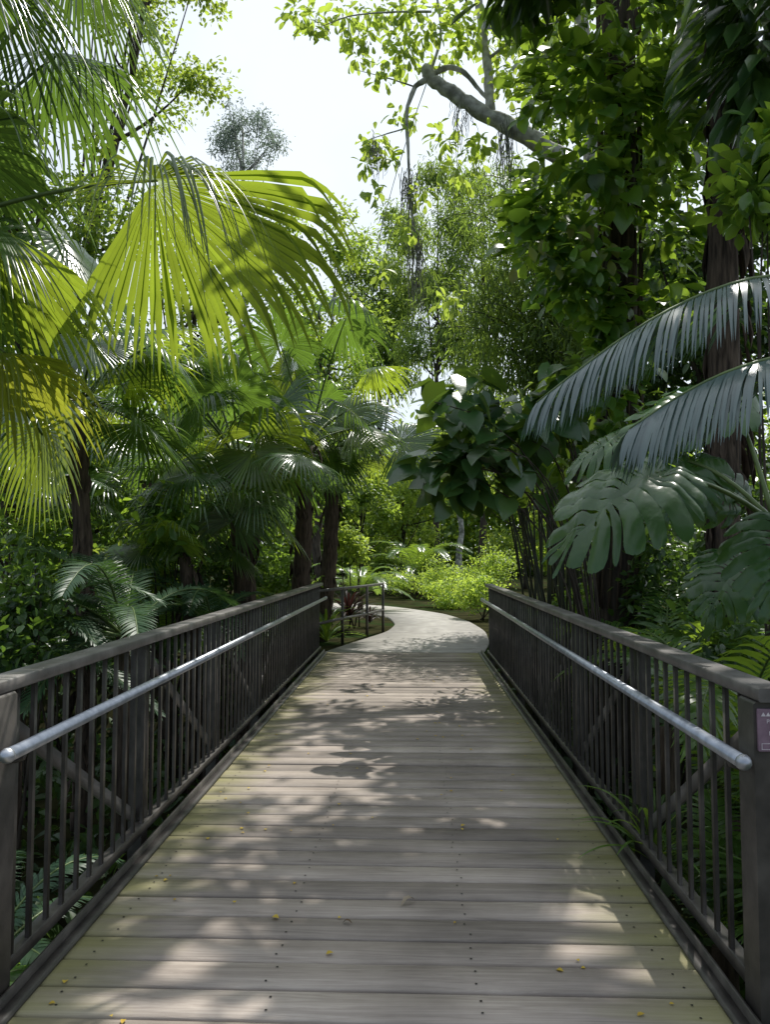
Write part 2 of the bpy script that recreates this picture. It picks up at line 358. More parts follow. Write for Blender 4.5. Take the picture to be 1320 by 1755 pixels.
# path railing beyond the bridge
pr = thing('path_railing', 'low dark two rail pipe railing beside the path past the left bridge end', 'railing', (-.9, 14, 0))
pts = np.array([(-1.42, 12.75), (-1.1, 13.9), (-.72, 15.0), (-.45, 16.1)])
for p in pts:
    mb = MB(); tube(mb, [(p[0], p[1], -.1), (p[0], p[1], .98)], .028, 10); obj('post', mb, M['steel'], pr, smooth=True)
for z in (.96, .42):
    mb = MB(); tube(mb, [(p[0], p[1], z) for p in pts], .026, 10); obj('rail', mb, M['steel'], pr, smooth=True)

# ------------------------------------------------------------------ plant generators
def fan(mb, hub, A, N, L, nseg=48, spread=2.5, fuse=.52, droop=1., tb=.5, near=None, ntb=None):
    A = nz(A); N = np.asarray(N, float); N = nz(N - A * np.dot(N, A)); B = np.cross(N, A)
    a = np.linspace(-spread, spread, nseg) + rng.normal(size=nseg) * .008; da = 2 * spread / nseg
    Li = L * (.78 + .22 * np.cos(a * .55)) * (1 + rng.normal(size=nseg) * .06)
    fz = fuse * (1 + rng.normal(size=nseg) * .05); sa = np.sin(a)[:, None]; ca = np.cos(a)[:, None]
    d = ca * A + sa * B; t0 = -sa * A + ca * B
    tint = np.clip(tb + rng.normal(size=nseg) * .18, 0, 1)
    if near is not None:                       # leaf folded along its midrib: the near half hangs toward the front
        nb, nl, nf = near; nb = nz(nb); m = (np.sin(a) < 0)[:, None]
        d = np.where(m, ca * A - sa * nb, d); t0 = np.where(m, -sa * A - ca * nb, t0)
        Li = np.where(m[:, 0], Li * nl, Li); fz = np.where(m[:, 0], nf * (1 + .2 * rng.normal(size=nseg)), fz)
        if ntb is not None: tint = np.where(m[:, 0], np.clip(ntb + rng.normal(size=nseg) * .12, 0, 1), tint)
    d = nz(d - .10 * N); t0 = nz(t0)
    pos = np.asarray(hub) + d * (.02 * Li)[:, None]; rd = np.clip(1 + rng.normal(size=nseg) * .4, .3, 2.4); V = []
    prev = np.full(nseg, .02)
    for k in range(9):
        r = fz * (.02, .35, .7, 1, 0, 0, 0, 0, 0)[k] if k < 4 else fz + (1 - fz) * (.2, .4, .6, .8, 1.0)[k - 4]
        if k:
            bend = .05 * droop * np.ones(nseg) if k < 4 else (.28 + .11 * (k - 3)) * droop * rd
            d = nz(d + np.array([0, 0, -1.])[None] * bend[:, None] * (1.05 + d[:, 2:3])); pos = pos + d * ((r - prev) * Li)[:, None]
        prev = r
        t = nz(t0 - d * np.sum(t0 * d, 1, keepdims=True)); nn = np.cross(d, t)
        wf = fz * Li * math.tan(da / 2)
        wd = r * Li * math.tan(da / 2) * 1.02 if k < 4 else wf * np.maximum(0, 1 - (r - fz) / (1 - fz)) ** .75 * .86 + .0012
        wd = wd[:, None]
        V.append(np.stack([pos - t * wd, pos + nn * wd * .45, pos + t * wd], 1))
    V = np.stack(V, 1); K = 9
    s = (np.arange(nseg) * K * 3)[:, None, None]; k = (np.arange(K - 1) * 3)[None, :, None]; j = np.arange(2)[None, None]
    b = s + k + j; Fa = np.stack([b, b + 1, b + 4, b + 3], -1).reshape(-1, 4)
    mb.add(V.reshape(-1, 3), Fa, np.repeat(tint, K * 3))

def add_frond(root, crown, hub, A, N, L, mat, **k):
    mb = MB(); fan(mb, hub, A, N, L, **k); f = obj('frond', mb, mat, root)
    mb = MB(); crown = np.asarray(crown, float); hub = np.asarray(hub, float); mid = (crown + hub) / 2 + np.array([0, 0, .12 * np.linalg.norm(hub - crown)])
    pt = bez(crown, mid, hub + nz(A) * .03, 9); tube(mb, pt, np.linspace(.022, .009, 9), 6); obj('petiole', mb, M['petiole'], f, smooth=True)

def fan_palm(label, base, top, tr, custom, nauto, pet, L, mat, el=(1.2, -.4), az0=0., skip=None, lit=.3, **kw):
    base = np.asarray(base, float); top = np.asarray(top, float)
    r = thing('fan_palm', label, 'palm', base, 'fan palms around the bridge')
    mb = MB(); n = 26; t = np.linspace(0, 1, n)[:, None]; pts = base * (1 - t) + top * t + np.c_[np.sin(t * 4) * .06, np.cos(t * 3) * .04, t * 0]
    tube(mb, pts, tr * (1.15 - .25 * t[:, 0]) * (1 + .13 * (np.arange(n) % 2)), 10)
    m = 70; zz = rng.random(m); aa = rng.random(m) * 6.283; pp = base * (1 - zz[:, None]) + top * zz[:, None] + np.stack([np.cos(aa), np.sin(aa), aa * 0], -1) * tr
    scatter(mb, BLADE, pp, np.stack([np.cos(aa) * .35, np.sin(aa) * .35, np.where(rng.random(m) > .5, 1, -1)], -1), np.stack([np.cos(aa), np.sin(aa), aa * 0 + .2], -1), .12 + .22 * rng.random(m), .5)
    obj('trunk', mb, M['fibre'], r)
    for c in custom: add_frond(r, top, c[0], c[1], c[2], c[3], c[4] if len(c) > 4 else mat, **(c[5] if len(c) > 5 else {}))
    for i in range(nauto):
        az = az0 + i * 2.399; e = el[0] + (el[1] - el[0]) * (i + .5) / nauto + rng.normal() * .18
        d = np.array([math.cos(az) * math.cos(e), math.sin(az) * math.cos(e), math.sin(e)]); pl = pet * (.65 + .7 * rng.random())
        hub = top + d * pl - np.array([0, 0, .12 * pl])
        if hub[1] < 12.6 and abs(hub[0]) < 1.75: hub[0] = -1.75
        if skip is not None and skip(hub): continue
        A = nz(d + np.array([0, 0, -.55 + .45 * rng.normal()]) + rng.normal(size=3) * .2); side = np.array([-math.sin(az), math.cos(az), 0])
        N = nz(np.cross(A, side)); N = N if N[2] > 0 else -N; N = N + side * rng.normal() * .5
        k2 = dict(kw); k2.setdefault('droop', .35 + .8 * rng.random())
        add_frond(r, top, hub, A, N, L * (.8 + .35 * rng.random()), M['palm'] if rng.random() < lit else mat, tb=.3 + .5 * rng.random(), **k2)  # a share of fronds takes the brighter leaf copy, the rest the given one
    return r

def pinnate(mb, pts, nl, ll, wd, droop=.5, ang=1.0, up=(0, 0, 1), vee=.25, tb=.5, start=.1):
    pts = np.asarray(pts, float); m = len(pts); t = np.linspace(start, .995, nl); tt = np.linspace(0, 1, m)
    p = np.stack([np.interp(t, tt, pts[:, k]) for k in range(3)], -1); tg = np.gradient(pts, axis=0)
    T = nz(np.stack([np.interp(t, tt, tg[:, k]) for k in range(3)], -1)); S = nz(np.cross(T, np.asarray(up, float))); U = np.cross(S, T)
    prof = np.sin(np.pi * (.14 + .8 * t)) ** .55; th = ang * (1 - .45 * t ** 2)
    for sd in (-1, 1):
        d = nz(T * np.cos(th)[:, None] + sd * S * np.sin(th)[:, None] + U * vee + rng.normal(size=(nl, 3)) * .05); pos = p.copy(); V = []
        Ln = ll * prof * (1 + rng.normal(size=nl) * .05); K = 5
        for k in range(K):
            f = k / (K - 1)
            if k: d = nz(d + np.array([0, 0, -1.]) * droop * .22 * k ** .7); pos = pos + d * (Ln / (K - 1))[:, None]
            side = nz(T - d * np.sum(T * d, 1, keepdims=True)); wk = wd * (.55, 1, 1, .75, .06)[k]
            V.append(np.stack([pos - side * wk / 2, pos + side * wk / 2], 1))
        V = np.stack(V, 1); b = (np.arange(nl) * K * 2)[:, None] + (np.arange(K - 1) * 2)[None]
        mb.add(V.reshape(-1, 3), np.stack([b, b + 1, b + 3, b + 2], -1).reshape(-1, 4), np.repeat(np.clip(tb + rng.normal(size=nl) * .12, 0, 1), K * 2))

def add_pinnate(root, pts, nl, ll, wd, mat, r0=.012, **k):
    mb = MB(); pinnate(mb, pts, nl, ll, wd, **k); f = obj('frond', mb, mat, root)
    mb = MB(); tube(mb, pts, np.linspace(r0, r0 * .25, len(pts)), 6); obj('midrib', mb, M['petiole'], f, smooth=True)

def pinnate_plant(name, label, cat, base, n, length, ll, wd, mat, el=(1.2, .25), nl=46, droop=.5, stem=0., az0=0., arc=1., group=None, lim=1.5):
    base = np.asarray(base, float); r = thing(name, label, cat, base, group); top = base + np.array([0, 0, stem])
    mb = MB(); tube(mb, [base - (0, 0, .1), base + (0, 0, max(stem, .12))], [.09, .07], 8); obj('stem', mb, M['fibre'], r)
    for i in range(n):
        az = az0 + i * 2.399; e = el[0] + (el[1] - el[0]) * (i + .5) / n + rng.normal() * .08
        h = np.array([math.cos(az), math.sin(az), 0]); l = length * (.85 + .3 * rng.random())
        reach = l * (.45 + .5 * math.cos(e))
        if base[1] < 13 and abs(base[0] + h[0] * reach) < lim: h[0] = np.sign(base[0]) * abs(h[0])
        a = top; b = top + h * l * .5 * math.cos(e) + np.array([0, 0, l * .62 * math.sin(e) + .12 * l]); c = top + h * reach + np.array([0, 0, l * .75 * math.sin(e) - .28 * l * arc])
        add_pinnate(r, bez(a, b, c, 12), nl, ll, wd, mat, droop=droop, tb=.3 + .4 * rng.random())
    return r

def monstera_leaf(mb, base, Yd, N, size, tb=.5, bend=.35):
    Yd = nz(Yd); N = np.asarray(N, float); N = nz(N - Yd * np.dot(N, Yd)); Xd = np.cross(Yd, N)
    E0 = np.array([(.05, -.17), (.24, -.28), (.46, -.22), (.64, .0), (.68, .25), (.63, .47), (.51, .68), (.34, .86), (.14, .98), (0, 1.06)])
    M0 = np.array([0, .0, .03, .09, .19, .31, .45, .6, .76, .93]); NL = 12
    s = np.array([0, .07, .14, .22, .30, .40, .50, .62, .74, .86, .95, 1.0]); wf = np.array([1.03, 1.03, .88, .78, .92, 1.03, 1.03, .94, .86, .78, .52, .12])
    for sd in (-1, 1):
        q0 = np.sort(np.concatenate([[0, 9], np.linspace(0, 9, NL + 1)[1:-1] + rng.normal(size=NL - 1) * .16]))   # uneven lobes
        E = np.stack([np.interp(q0, range(10), E0[:, k]) for k in (0, 1)], -1); Mv = np.interp(q0, range(10), M0)
        for k in range(NL):
            m0 = np.array([0, Mv[k]]); m1 = np.array([0, Mv[k+1]]); L = []
            ex = 1 + rng.normal() * .04; op = rng.random(); ww = wf.copy()
            if op < .5: ww[6:11] = (1.03, 1.03, 1.02, .99, .78)    # lobes that stay joined almost to the rim
            else: ww[6:10] -= .2 * rng.random() * np.array([.5, 1, 1, 1])
            for q, wq in zip(s, ww):
                a = m0 + (E[k] * ex - m0) * q; b = m1 + (E[k+1] * ex - m1) * q; c = (a + b) / 2
                for p in (c + (a - c) * wq, c, c + (b - c) * wq): L.append((sd * p[0], p[1] + .07 * q * q - .05 * math.sin(q * 3.14)))
            L = np.array(L); u, v = L[:, 0], L[:, 1]
            z = -.55 * bend * u * u * 2 - bend * np.clip(v, 0, 2) ** 2 * .7 + .09 * np.abs(u) + .018 * np.sin(u * 20 + v * 16)
            mid = (np.arange(len(L)) % 3 == 1); z = z + np.where(mid, .014, 0) * np.minimum(1, np.abs(u) * 5) - np.repeat(s ** 3, 3) * (.02 + .08 * rng.random())
            V = np.asarray(base) + size * (u[:, None] * Xd + v[:, None] * Yd + z[:, None] * N)
            b = (np.arange(len(s) - 1) * 3)[:, None] + np.arange(2)[None]
            Fa = np.stack([b, b + 1, b + 4, b + 3], -1).reshape(-1, 4)
            mb.add(V, Fa, np.clip(tb + rng.normal() * .08, 0, 1))

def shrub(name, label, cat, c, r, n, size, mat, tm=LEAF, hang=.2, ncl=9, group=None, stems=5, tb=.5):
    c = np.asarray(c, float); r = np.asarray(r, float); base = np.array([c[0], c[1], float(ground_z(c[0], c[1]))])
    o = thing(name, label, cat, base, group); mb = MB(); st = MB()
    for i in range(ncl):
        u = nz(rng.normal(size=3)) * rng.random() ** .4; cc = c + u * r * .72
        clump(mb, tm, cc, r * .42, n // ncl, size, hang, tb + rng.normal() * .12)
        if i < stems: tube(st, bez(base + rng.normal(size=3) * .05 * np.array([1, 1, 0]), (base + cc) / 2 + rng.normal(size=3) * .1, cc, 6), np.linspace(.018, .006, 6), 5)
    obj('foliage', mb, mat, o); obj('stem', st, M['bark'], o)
    return o

def tree(name, label, cat, tx, ty, c, r, ncl, n, size, mat, bark, tr=.2, tm=LEAF, hang=.3, cr=.3, group=None):
    c = np.asarray(c, float); r = np.asarray(r, float); base = np.array([tx, ty, float(ground_z(tx, ty)) - .05])
    o = thing(name, label, cat, base, group); mb = MB(); tk = MB(); top = c + np.array([0, 0, .25 * r[2]])
    path = bez(base, base * .5 + top * .5 + np.array([(base[0] - top[0]) * .3, 0, 0]), top, 12) + np.concatenate([np.zeros((1, 3)), rng.normal(size=(11, 3)) * tr * .35])
    tube(tk, path, np.linspace(tr, tr * .3, 12), 9)
    for i in range(ncl):
        u = nz(rng.normal(size=3)) * (.3 + .8 * rng.random() ** .6); cc = c + u * r * .85
        s = .45 + 1.0 * rng.random(); rr = r * cr * s; rr[2] = min(rr[2], rr[0] * .8)
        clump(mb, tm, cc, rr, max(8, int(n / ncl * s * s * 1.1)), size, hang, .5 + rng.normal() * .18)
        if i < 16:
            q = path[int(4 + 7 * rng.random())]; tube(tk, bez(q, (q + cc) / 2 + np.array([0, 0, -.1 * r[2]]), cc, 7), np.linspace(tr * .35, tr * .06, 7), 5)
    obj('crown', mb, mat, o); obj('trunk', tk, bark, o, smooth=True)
    return o

def ptree(label, px, d, top, bot, hw, mat, ncl, n, size, trunkpx=None, bark='bark', tr=.2, name='tree', cat='tree', depth=None, **k):
    a = P(px, top, d); b = P(px, bot, d); c = (a + b) / 2; rz = (a[2] - b[2]) / 2; rx = hw * d / F
    t = P(trunkpx if trunkpx is not None else px, 952, d)
    return tree(name, label, cat, t[0], d, c, (rx, depth or min(rx, rz) * .9, rz), ncl, n, size, M[mat], M[bark], tr, **k)

G = 'background trees beyond the bridge'
# ------------------------------------------------------------------ left palms
def gb(px, d): q = P(px, 952, d); return np.array([q[0], d, float(ground_z(q[0], d))])
pA = np.array([-3.3, 4.7, 3.45]); fold = (0, -.65, -.5)
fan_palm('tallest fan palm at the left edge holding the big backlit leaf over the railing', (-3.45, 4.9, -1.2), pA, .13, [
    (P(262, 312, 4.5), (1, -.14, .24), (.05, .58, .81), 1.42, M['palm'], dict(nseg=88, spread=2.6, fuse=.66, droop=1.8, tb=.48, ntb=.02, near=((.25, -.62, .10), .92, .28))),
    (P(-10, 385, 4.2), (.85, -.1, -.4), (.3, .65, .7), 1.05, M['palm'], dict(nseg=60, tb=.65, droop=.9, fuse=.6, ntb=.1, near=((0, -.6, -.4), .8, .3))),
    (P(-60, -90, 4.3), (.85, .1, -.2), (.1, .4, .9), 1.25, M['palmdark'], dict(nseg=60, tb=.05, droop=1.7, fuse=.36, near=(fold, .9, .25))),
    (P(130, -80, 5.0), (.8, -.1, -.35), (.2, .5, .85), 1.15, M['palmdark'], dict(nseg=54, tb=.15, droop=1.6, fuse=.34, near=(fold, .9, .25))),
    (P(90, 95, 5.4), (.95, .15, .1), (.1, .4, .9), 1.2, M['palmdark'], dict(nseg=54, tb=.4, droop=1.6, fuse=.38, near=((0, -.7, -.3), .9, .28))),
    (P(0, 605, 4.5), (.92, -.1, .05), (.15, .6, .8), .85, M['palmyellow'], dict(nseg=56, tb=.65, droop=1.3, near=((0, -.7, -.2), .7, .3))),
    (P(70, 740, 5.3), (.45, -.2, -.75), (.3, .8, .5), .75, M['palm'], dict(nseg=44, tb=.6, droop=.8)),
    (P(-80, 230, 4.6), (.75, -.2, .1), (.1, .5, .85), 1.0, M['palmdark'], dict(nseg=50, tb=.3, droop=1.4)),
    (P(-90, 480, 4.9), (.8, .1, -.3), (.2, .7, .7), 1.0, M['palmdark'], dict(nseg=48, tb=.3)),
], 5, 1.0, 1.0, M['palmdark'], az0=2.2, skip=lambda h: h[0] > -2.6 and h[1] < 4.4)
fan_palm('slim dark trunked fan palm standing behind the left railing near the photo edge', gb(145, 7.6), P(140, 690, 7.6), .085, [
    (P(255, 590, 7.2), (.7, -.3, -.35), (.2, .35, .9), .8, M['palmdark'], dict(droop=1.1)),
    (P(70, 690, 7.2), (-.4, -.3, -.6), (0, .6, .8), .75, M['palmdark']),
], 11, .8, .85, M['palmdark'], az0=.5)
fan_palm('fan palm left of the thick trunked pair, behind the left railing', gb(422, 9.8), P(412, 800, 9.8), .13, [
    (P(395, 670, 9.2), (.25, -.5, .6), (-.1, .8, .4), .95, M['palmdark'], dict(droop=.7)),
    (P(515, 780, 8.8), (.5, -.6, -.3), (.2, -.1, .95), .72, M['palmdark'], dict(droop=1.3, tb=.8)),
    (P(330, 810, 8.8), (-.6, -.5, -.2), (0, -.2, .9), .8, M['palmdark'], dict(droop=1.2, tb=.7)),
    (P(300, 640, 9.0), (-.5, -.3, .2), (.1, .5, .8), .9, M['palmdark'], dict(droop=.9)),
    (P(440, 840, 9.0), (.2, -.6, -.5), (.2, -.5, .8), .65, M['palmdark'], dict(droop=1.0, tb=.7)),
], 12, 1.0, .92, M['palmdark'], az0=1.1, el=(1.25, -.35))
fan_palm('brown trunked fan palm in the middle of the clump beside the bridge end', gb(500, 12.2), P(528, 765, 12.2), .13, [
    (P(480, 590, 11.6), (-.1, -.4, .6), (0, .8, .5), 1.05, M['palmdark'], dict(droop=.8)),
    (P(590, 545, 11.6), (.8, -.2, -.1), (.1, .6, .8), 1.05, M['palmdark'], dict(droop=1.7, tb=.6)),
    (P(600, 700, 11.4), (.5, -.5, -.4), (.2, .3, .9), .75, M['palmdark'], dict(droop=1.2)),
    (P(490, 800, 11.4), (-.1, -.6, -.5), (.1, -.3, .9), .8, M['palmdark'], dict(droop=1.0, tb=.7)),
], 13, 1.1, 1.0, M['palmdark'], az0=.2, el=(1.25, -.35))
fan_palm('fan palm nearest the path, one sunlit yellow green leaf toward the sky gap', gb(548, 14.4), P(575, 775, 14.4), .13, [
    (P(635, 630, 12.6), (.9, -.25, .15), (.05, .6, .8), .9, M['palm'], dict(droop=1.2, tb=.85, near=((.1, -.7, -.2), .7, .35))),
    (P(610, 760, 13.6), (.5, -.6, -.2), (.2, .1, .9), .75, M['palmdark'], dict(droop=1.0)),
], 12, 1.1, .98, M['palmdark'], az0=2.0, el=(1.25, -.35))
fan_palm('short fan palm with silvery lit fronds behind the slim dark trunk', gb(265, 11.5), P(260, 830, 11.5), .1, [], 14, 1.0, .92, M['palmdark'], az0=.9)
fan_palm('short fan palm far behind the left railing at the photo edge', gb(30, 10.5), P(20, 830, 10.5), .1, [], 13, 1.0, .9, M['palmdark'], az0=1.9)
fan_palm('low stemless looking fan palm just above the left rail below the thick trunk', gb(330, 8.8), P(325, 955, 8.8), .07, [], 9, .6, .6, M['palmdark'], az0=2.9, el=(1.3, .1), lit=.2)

# ------------------------------------------------------------------ left understory
cy = 'cycads and feather leaved plants'
def fl(px, d, z): q = P(px, 952, d); return np.array([q[0], d, z])
pinnate_plant('cycad', 'dark cycad whose feather fronds arch against the left railing', 'cycad', fl(215, 6.6, -1.0), 20, 1.6, .24, .015, M['fern'], nl=66, droop=.25, stem=1.85, el=(.9, -.05), group=cy, lim=1.42)
pinnate_plant('cycad', 'dark cycad at the left photo edge below the fan palm leaves', 'cycad', fl(30, 6.2, -1.0), 15, 1.4, .22, .015, M['fern'], nl=60, droop=.3, stem=1.7, el=(.9, -.05), group=cy)
pinnate_plant('cycad', 'dark cycad in front of the thick palm trunk, behind the left railing', 'cycad', fl(365, 8.6, -1.0), 15, 1.4, .22, .016, M['fern'], nl=54, droop=.3, stem=1.75, el=(.9, .0), group=cy, lim=1.42)
pinnate_plant('feather_palm', 'dark feather palm with upright fronds between the slim trunk and the palm clump', 'palm', fl(290, 10.5, -1.0), 14, 2.3, .3, .025, M['frond'], nl=44, droop=.5, stem=1.2, el=(1.4, .3), group=cy)
pinnate_plant('fern', 'low dark fern seen through the pickets of the left railing', 'fern', (-2.3, 4.3, -1.15), 13, 1.3, .17, .022, M['fern'], nl=40, stem=.3, group=cy)
pinnate_plant('fern', 'low fern seen through the near bars at the lower left corner', 'fern', (-2.0, 3.2, -1.15), 12, 1.2, .17, .022, M['frond'], nl=40, stem=.3, az0=1, group=cy)
pinnate_plant('fern', 'feathery fern at the foot of the palm clump by the left bridge end', 'fern', fl(470, 11.4, -.5), 13, 1.3, .17, .022, M['frond'], nl=40, stem=.9, az0=2, group=cy, lim=1.45)
sh = 'leafy shrubs under the left palms'
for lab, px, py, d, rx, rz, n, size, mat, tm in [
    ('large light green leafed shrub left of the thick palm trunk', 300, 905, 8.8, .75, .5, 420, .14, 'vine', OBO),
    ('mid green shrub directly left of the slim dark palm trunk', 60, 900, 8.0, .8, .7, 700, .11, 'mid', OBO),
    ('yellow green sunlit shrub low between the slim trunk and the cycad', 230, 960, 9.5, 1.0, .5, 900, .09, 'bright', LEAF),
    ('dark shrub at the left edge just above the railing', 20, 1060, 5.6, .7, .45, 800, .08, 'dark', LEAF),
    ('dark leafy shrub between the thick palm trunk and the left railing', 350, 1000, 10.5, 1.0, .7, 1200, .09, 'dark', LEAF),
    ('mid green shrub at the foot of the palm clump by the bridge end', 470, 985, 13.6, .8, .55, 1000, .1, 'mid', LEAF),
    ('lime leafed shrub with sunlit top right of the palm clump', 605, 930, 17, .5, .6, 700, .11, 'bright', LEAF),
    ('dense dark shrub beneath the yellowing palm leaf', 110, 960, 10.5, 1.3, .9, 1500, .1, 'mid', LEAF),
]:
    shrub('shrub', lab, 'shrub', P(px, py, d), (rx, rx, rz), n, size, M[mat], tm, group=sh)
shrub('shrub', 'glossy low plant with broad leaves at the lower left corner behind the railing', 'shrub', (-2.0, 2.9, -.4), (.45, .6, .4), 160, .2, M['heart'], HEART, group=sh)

# paddle leaved plant
bp_ = gb(560, 15.6); r = thing('paddle_leaf_plant', 'tall plant with long paddle leaves leaning out toward the path at left', 'plant', bp_)
def paddle(a, b, c, wd, tb=.5):
    pts = bez(a, b, c, 12); tg = nz(np.gradient(pts, axis=0)); S = nz(np.cross(tg, (0, 0, 1))); U = np.cross(S, tg); mb = MB(); V = []
    for k in range(12):
        w = wd * max(.02, math.sin(math.pi * min(1, .06 + .94 * k / 11)) ** .7) / 2; V += [pts[k] - S[k] * w + U[k] * w * .35, pts[k], pts[k] + S[k] * w + U[k] * w * .35]
    b_ = (np.arange(11) * 3)[:, None] + np.arange(2)[None]; mb.add(V, np.stack([b_, b_ + 1, b_ + 4, b_ + 3], -1).reshape(-1, 4), tb); return mb
for (x0, y0), (x1, y1), (x2, y2) in [((590, 800), (640, 770), (735, 748)), ((575, 810), (600, 760), (650, 720)), ((560, 830), (530, 760), (480, 740))]:
    a, b, c = P(x0, y0, 15.2), P(x1, y1, 14.8), P(x2, y2, 14.4); lf = obj('leaf', paddle(a, b, c, .42), M['heart'], r, smooth=True)
    mb = MB(); tube(mb, bez(bp_, (bp_ + a) / 2 + [0, 0, .2], a, 8), np.linspace(.035, .015, 8), 6); obj('stalk', mb, M['petiole'], lf, smooth=True)

# strap leaved rosettes
def rosette(label, base, n, l, wd, mat, group=None, name='bromeliad', cat='plant'):
    base = np.asarray(base, float); r = thing(name, label, cat, base, group); mb = MB()
    for i in range(n):
        az = i * 2.399; e = 1.35 - 1.2 * i / n; h = np.array([math.cos(az), math.sin(az), 0]); ll = l * (.8 + .4 * rng.random())
        a = base; b = base + h * ll * .4 * math.cos(e) + np.array([0, 0, ll * .6 * math.sin(e) + .1]); c = base + h * ll * (.35 + .5 * math.cos(e)) + np.array([0, 0, ll * .8 * math.sin(e) - .1 * ll])
        m2 = paddle(a, b, c, wd, rng.random()); mb.add(np.concatenate(m2.V), m2.Fs[0][0], np.concatenate(m2.T))
    obj('foliage', mb, mat, r); return r
rs = 'strap leaved rosettes by the path railing'
rosette('dark red strap leaved rosette right behind the path railing', fl(598, 15.9, .25), 40, .85, .05, M['red'], rs)
rosette('smaller dark red rosette at the right end of the path railing', fl(634, 17.2, .05), 26, .5, .04, M['red'], rs)
rosette('green strap leaved rosette between bridge end and path railing', fl(560, 14.0, 0), 30, .9, .05, M['frond'], rs)

# ------------------------------------------------------------------ middle distance
hd = 'low rounded hedge shrubs past the path bend'
for lab, px, py, d, rx, rz in [
    ('low lime hedge shrub at the right end of the row by the railing end', 825, 1020, 19.2, .75, .55),
    ('low lime hedge shrub in the middle of the row past the path bend', 772, 1016, 23.6, 1.05, .65),
    ('low green hedge shrub at the left end of the row where the path turns', 695, 1002, 28.5, 1.3, .7),
    ('rounded hedge shrub behind the lime row, left of the pale trunk', 745, 988, 28.2, 1.3, .8),
    ('rounded darker hedge shrub behind the lime row, right of the pale trunk', 840, 982, 25, 1.3, .9)]:
    shrub('hedge_shrub', lab, 'shrub', P(px, py, d), (rx, rx, rz), 2300, .08, M['lime' if 'darker' in lab else 'bright'], LEAF, group=hd, tb=.9)
pinnate_plant('feather_palm', 'small feather palm with upright arching fronds in the middle of the view', 'palm', fl(715, 31, 0), 18, 2.9, .5, .035, M['frond'], nl=40, stem=.7, droop=.4, group=cy)
pinnate_plant('feather_palm', 'feather palm behind the red rosettes, left of the middle', 'palm', fl(618, 22, 0), 14, 1.9, .35, .03, M['frond'], nl=36, stem=.4, droop=.4, group=cy)

ptree('yellow green leafy tree rising behind the left palms at the photo edge', 70, 13, 130, 640, 190, 'lime', 34, 7000, .12, group=G)
ptree('airy lime tree hanging over the upper left corner of the sky gap', 270, 15, -260, 240, 155, 'bright', 44, 5800, .11, trunkpx=60, group=G, cr=.25, tr=.14)
ptree('distant bluish tree with a thin open crown alone against the sky', 418, 46, 165, 330, 82, 'blue', 46, 4200, .2, bark='mottled', group=G, cr=.2, tr=.2, tm=BLADE)
ptree('mid green tree behind the palm clump, below the distant bluish tree', 330, 30, 265, 860, 150, 'lime', 44, 8000, .19, group=G)
ptree('rounded tree behind the tips of the big fan leaf', 545, 30, 300, 900, 110, 'lime', 46, 8500, .18, group=G)
ptree('slender far tree at the bottom of the sky gap', 650, 54, 330, 700, 95, 'bamboo', 56, 10000, .36, group=G, tm=BLADE, hang=.7, tr=.25)
ptree('feathery tall tree in the centre behind the mossy hanging branch', 750, 46, 270, 760, 95, 'bamboo', 64, 13000, .32, group=G, tm=NARROW, hang=1.0, tr=.2)
ptree('dark understory tree behind the slim dark palm trunk', 120, 14, 560, 1000, 230, 'mid', 36, 7000, .13, group=G)
ptree('dark understory tree behind the palm clump', 430, 18, 540, 1000, 180, 'mid', 36, 8000, .15, group=G)
ptree('sunlit yellow green tree at the end of the path view', 690, 38, 770, 960, 95, 'bright', 32, 8500, .17, group=G, tr=.12)
ptree('round green tree left of the sunlit tree at the end of the path', 620, 33, 800, 1000, 70, 'lime', 24, 5500, .17, group=G, tr=.12)
ptree('pale trunked tree with lime crown just left of the bamboo', 787, 36, 660, 880, 75, 'bright', 28, 5500, .2, bark='mottled', group=G, tr=.17)
ptree('lime crowned tree under the mottled limb, right of the sky gap', 830, 50, 205, 700, 105, 'bamboo', 54, 12500, .32, group=G, tr=.25, tm=NARROW, hang=.8)
ptree('tall green tree behind the vine covered trunk', 1045, 19, -60, 780, 150, 'mid', 44, 10000, .17, group=G, tr=.25)
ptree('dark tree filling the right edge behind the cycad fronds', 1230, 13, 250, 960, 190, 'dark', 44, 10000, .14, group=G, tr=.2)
ptree('dark tree behind the bamboo stems on the right', 1110, 23, 560, 1010, 150, 'mid', 36, 9000, .18, group=G, tr=.2)
ptree('sunlit round tree seen between the bamboo stems and the pale trunk', 900, 42, 720, 990, 90, 'bright', 30, 6500, .22, group=G, tr=.14)

